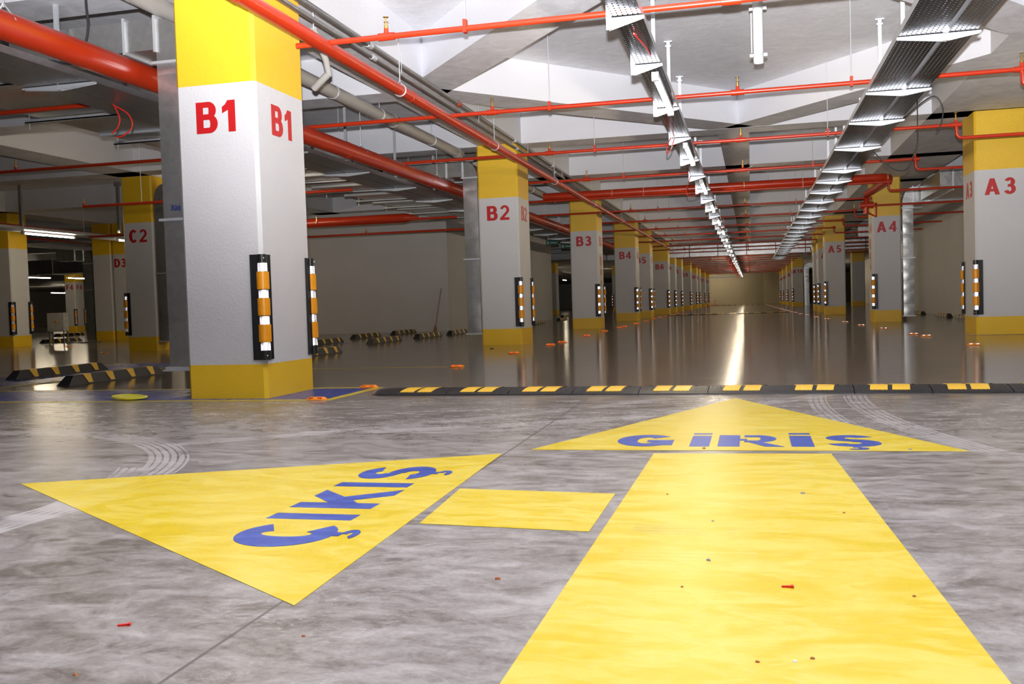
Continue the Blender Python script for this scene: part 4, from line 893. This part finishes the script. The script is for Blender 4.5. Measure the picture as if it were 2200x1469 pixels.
m = MB().tube([(0.17, -0.012, 0.80), (0.17, -0.008, 0.80)], 0.03, 12); m.build('round_label', 'lamp_body', cb)
cable([(-18.6, 23.0, 0.01), (-18.3, 22.7, 0.008), (-18.0, 22.9, 0.008), (-17.8, 22.6, 0.008), (-17.4, 22.9, 0.008)], 0.012, 'cable', 'black cable lying on the floor right of the cabinet')
sh = thing('shovel', 'long wooden handled shovel leaning on the plain white wall', 'shovel', (-8.52, 25.33, 0))
MB().tube([(0, 0, 0.14), (0.13, 0.22, 1.20)], 0.014, 8).build('handle', 'wood', sh)
MB().hull([(-0.07, -0.03, 0), (0.06, -0.03, 0), (0.06, -0.02, 0), (-0.07, -0.02, 0)], [(-0.03, -0.01, 0.17), (0.03, -0.01, 0.17), (0.03, 0.005, 0.17), (-0.03, 0.005, 0.17)]).build('blade', 'wood', sh)
dk = thing('plastic_disc', 'tilted lime yellow plastic disc on the floor left of pillar B1', 'disc', (-5.02, 6.93, 0.001))
m = MB().lathe([(0.13, 0), (0.14, 0.008), (0.14, 0.016), (0.12, 0.020), (0.105, 0.014), (0.02, 0.012)], (0, 0, 0), 28); m.xf(Matrix.Rotation(0.09, 4, 'Y') @ Matrix.Identity(4)); m.xf(Matrix.Translation((0, 0, 0.0125))); m.build('disc_body', 'disc', dk, True)
for i, (x, y) in enumerate(((-3.78, 84.0-1.2), (-3.3, 86))):
    b_ = thing('delineator_post', ['red and white post at the foot of a far B pillar, left one', 'red and white post at the foot of a far B pillar, right one'][i], 'post', (x+0.2, y, 0))
    MB().lathe([(0.1, 0), (0.1, 0.03), (0.04, 0.04), (0.04, 0.25)], (0, 0, 0), 10).lathe([(0.04, 0.32), (0.04, 0.5)], (0, 0, 0), 10).build('post_body', 'red_cable', b_)
    MB().lathe([(0.041, 0.25), (0.041, 0.32)], (0, 0, 0), 10).build('white_ring', 'lamp_body', b_)
# litter on the floor
def chip(x, y, r, mat, label, cat='litter', z=0.0, flatn=0.5):
    m = MB(); n = 7; pts = [(x+r*random.uniform(.6, 1.1)*math.cos(2*PI*k/n), y+r*random.uniform(.6, 1.1)*math.sin(2*PI*k/n)) for k in range(n)]
    m.hull([(a, b, z) for a, b in pts], [(x+(a-x)*0.6, y+(b-y)*0.6, z+r*flatn) for a, b in pts]); tag(m.build('floor_debris', mat), label, cat)
def clip_(x, y, rz, label, z=0.0):
    o = thing('plastic_clip', label, 'plastic clip', (x, y, z), rz)
    MB().hull([(-0.014, -0.003, 0), (0.008, -0.004, 0), (0.008, 0.004, 0), (-0.014, 0.003, 0)], [(-0.014, -0.002, 0.004), (0.008, -0.003, 0.005), (0.008, 0.003, 0.005), (-0.014, 0.002, 0.004)]).box(0.008, 0.014, -0.005, 0.005, 0, 0.006).build('clip_body', 'red_cable', o)
clip_(-1.374, 1.84, 0.35, 'red plastic clip on the bare floor, bottom left')
clip_(0.069, 2.331, 0.0, 'red plastic clip lying on the yellow arrow shaft', 0.0016)
chip(-0.636, 2.307, 0.010, 'rust', 'rust brown scrap on the floor between the two arrows')
chip(-0.123, 2.546, 0.009, 'stone', 'grey and red stone chip on the yellow arrow shaft', z=0.0016)
chip(-0.937, 1.839, 0.006, 'rust', 'small brown crumb on the floor below the exit arrow')
chip(-1.284, 1.567, 0.006, 'rust', 'small brown crumb near the bottom left corner')
chip(0.158, 3.457, 0.010, 'stone', 'grey stone chip high on the yellow arrow shaft', z=0.0016)
chip(-3.478, 4.999, 0.009, 'stone', 'pale speck on the floor below pillar B1')
chip(-0.225, 4.46, 0.012, 'rust', 'brown scrap at the lower edge of the entrance arrow head', z=0.0016)
chip(0.66, 4.47, 0.010, 'stone', 'stone chip near the right tip of the entrance arrow', z=0.0016)
chip(-0.13, 3.0, 0.005, 'stone', 'tiny dark crumb on the middle of the arrow shaft', z=0.0016)
for x, y, lab in ((-0.302, 3.40, 'tiny brown crumb on the upper left of the arrow shaft'), (-0.175, 2.30, 'tiny dark crumb on the lower left of the arrow shaft'), (0.098, 1.875, 'tiny dark crumb near the bottom of the arrow shaft, right of the pale one'),
                  (-0.003, 1.84, 'tiny dark crumb near the bottom of the arrow shaft, left of the pale one'), (0.269, 3.16, 'tiny brown crumb at the right side of the arrow shaft'), (0.344, 2.30, 'brown splinter at the right edge of the arrow shaft')):
    chip(x, y, 0.0055, 'rust', lab, z=0.0016)
chip(0.065, 1.853, 0.006, 'lamp_body', 'pale crumb near the bottom of the arrow shaft', z=0.0016)
tag(MB().box(-4.02, -3.98, 14.6, 14.68, 0, 0.01).build('floor_debris', 'rubber'), 'dark scrap on the shiny floor left of pillar B2', 'litter')
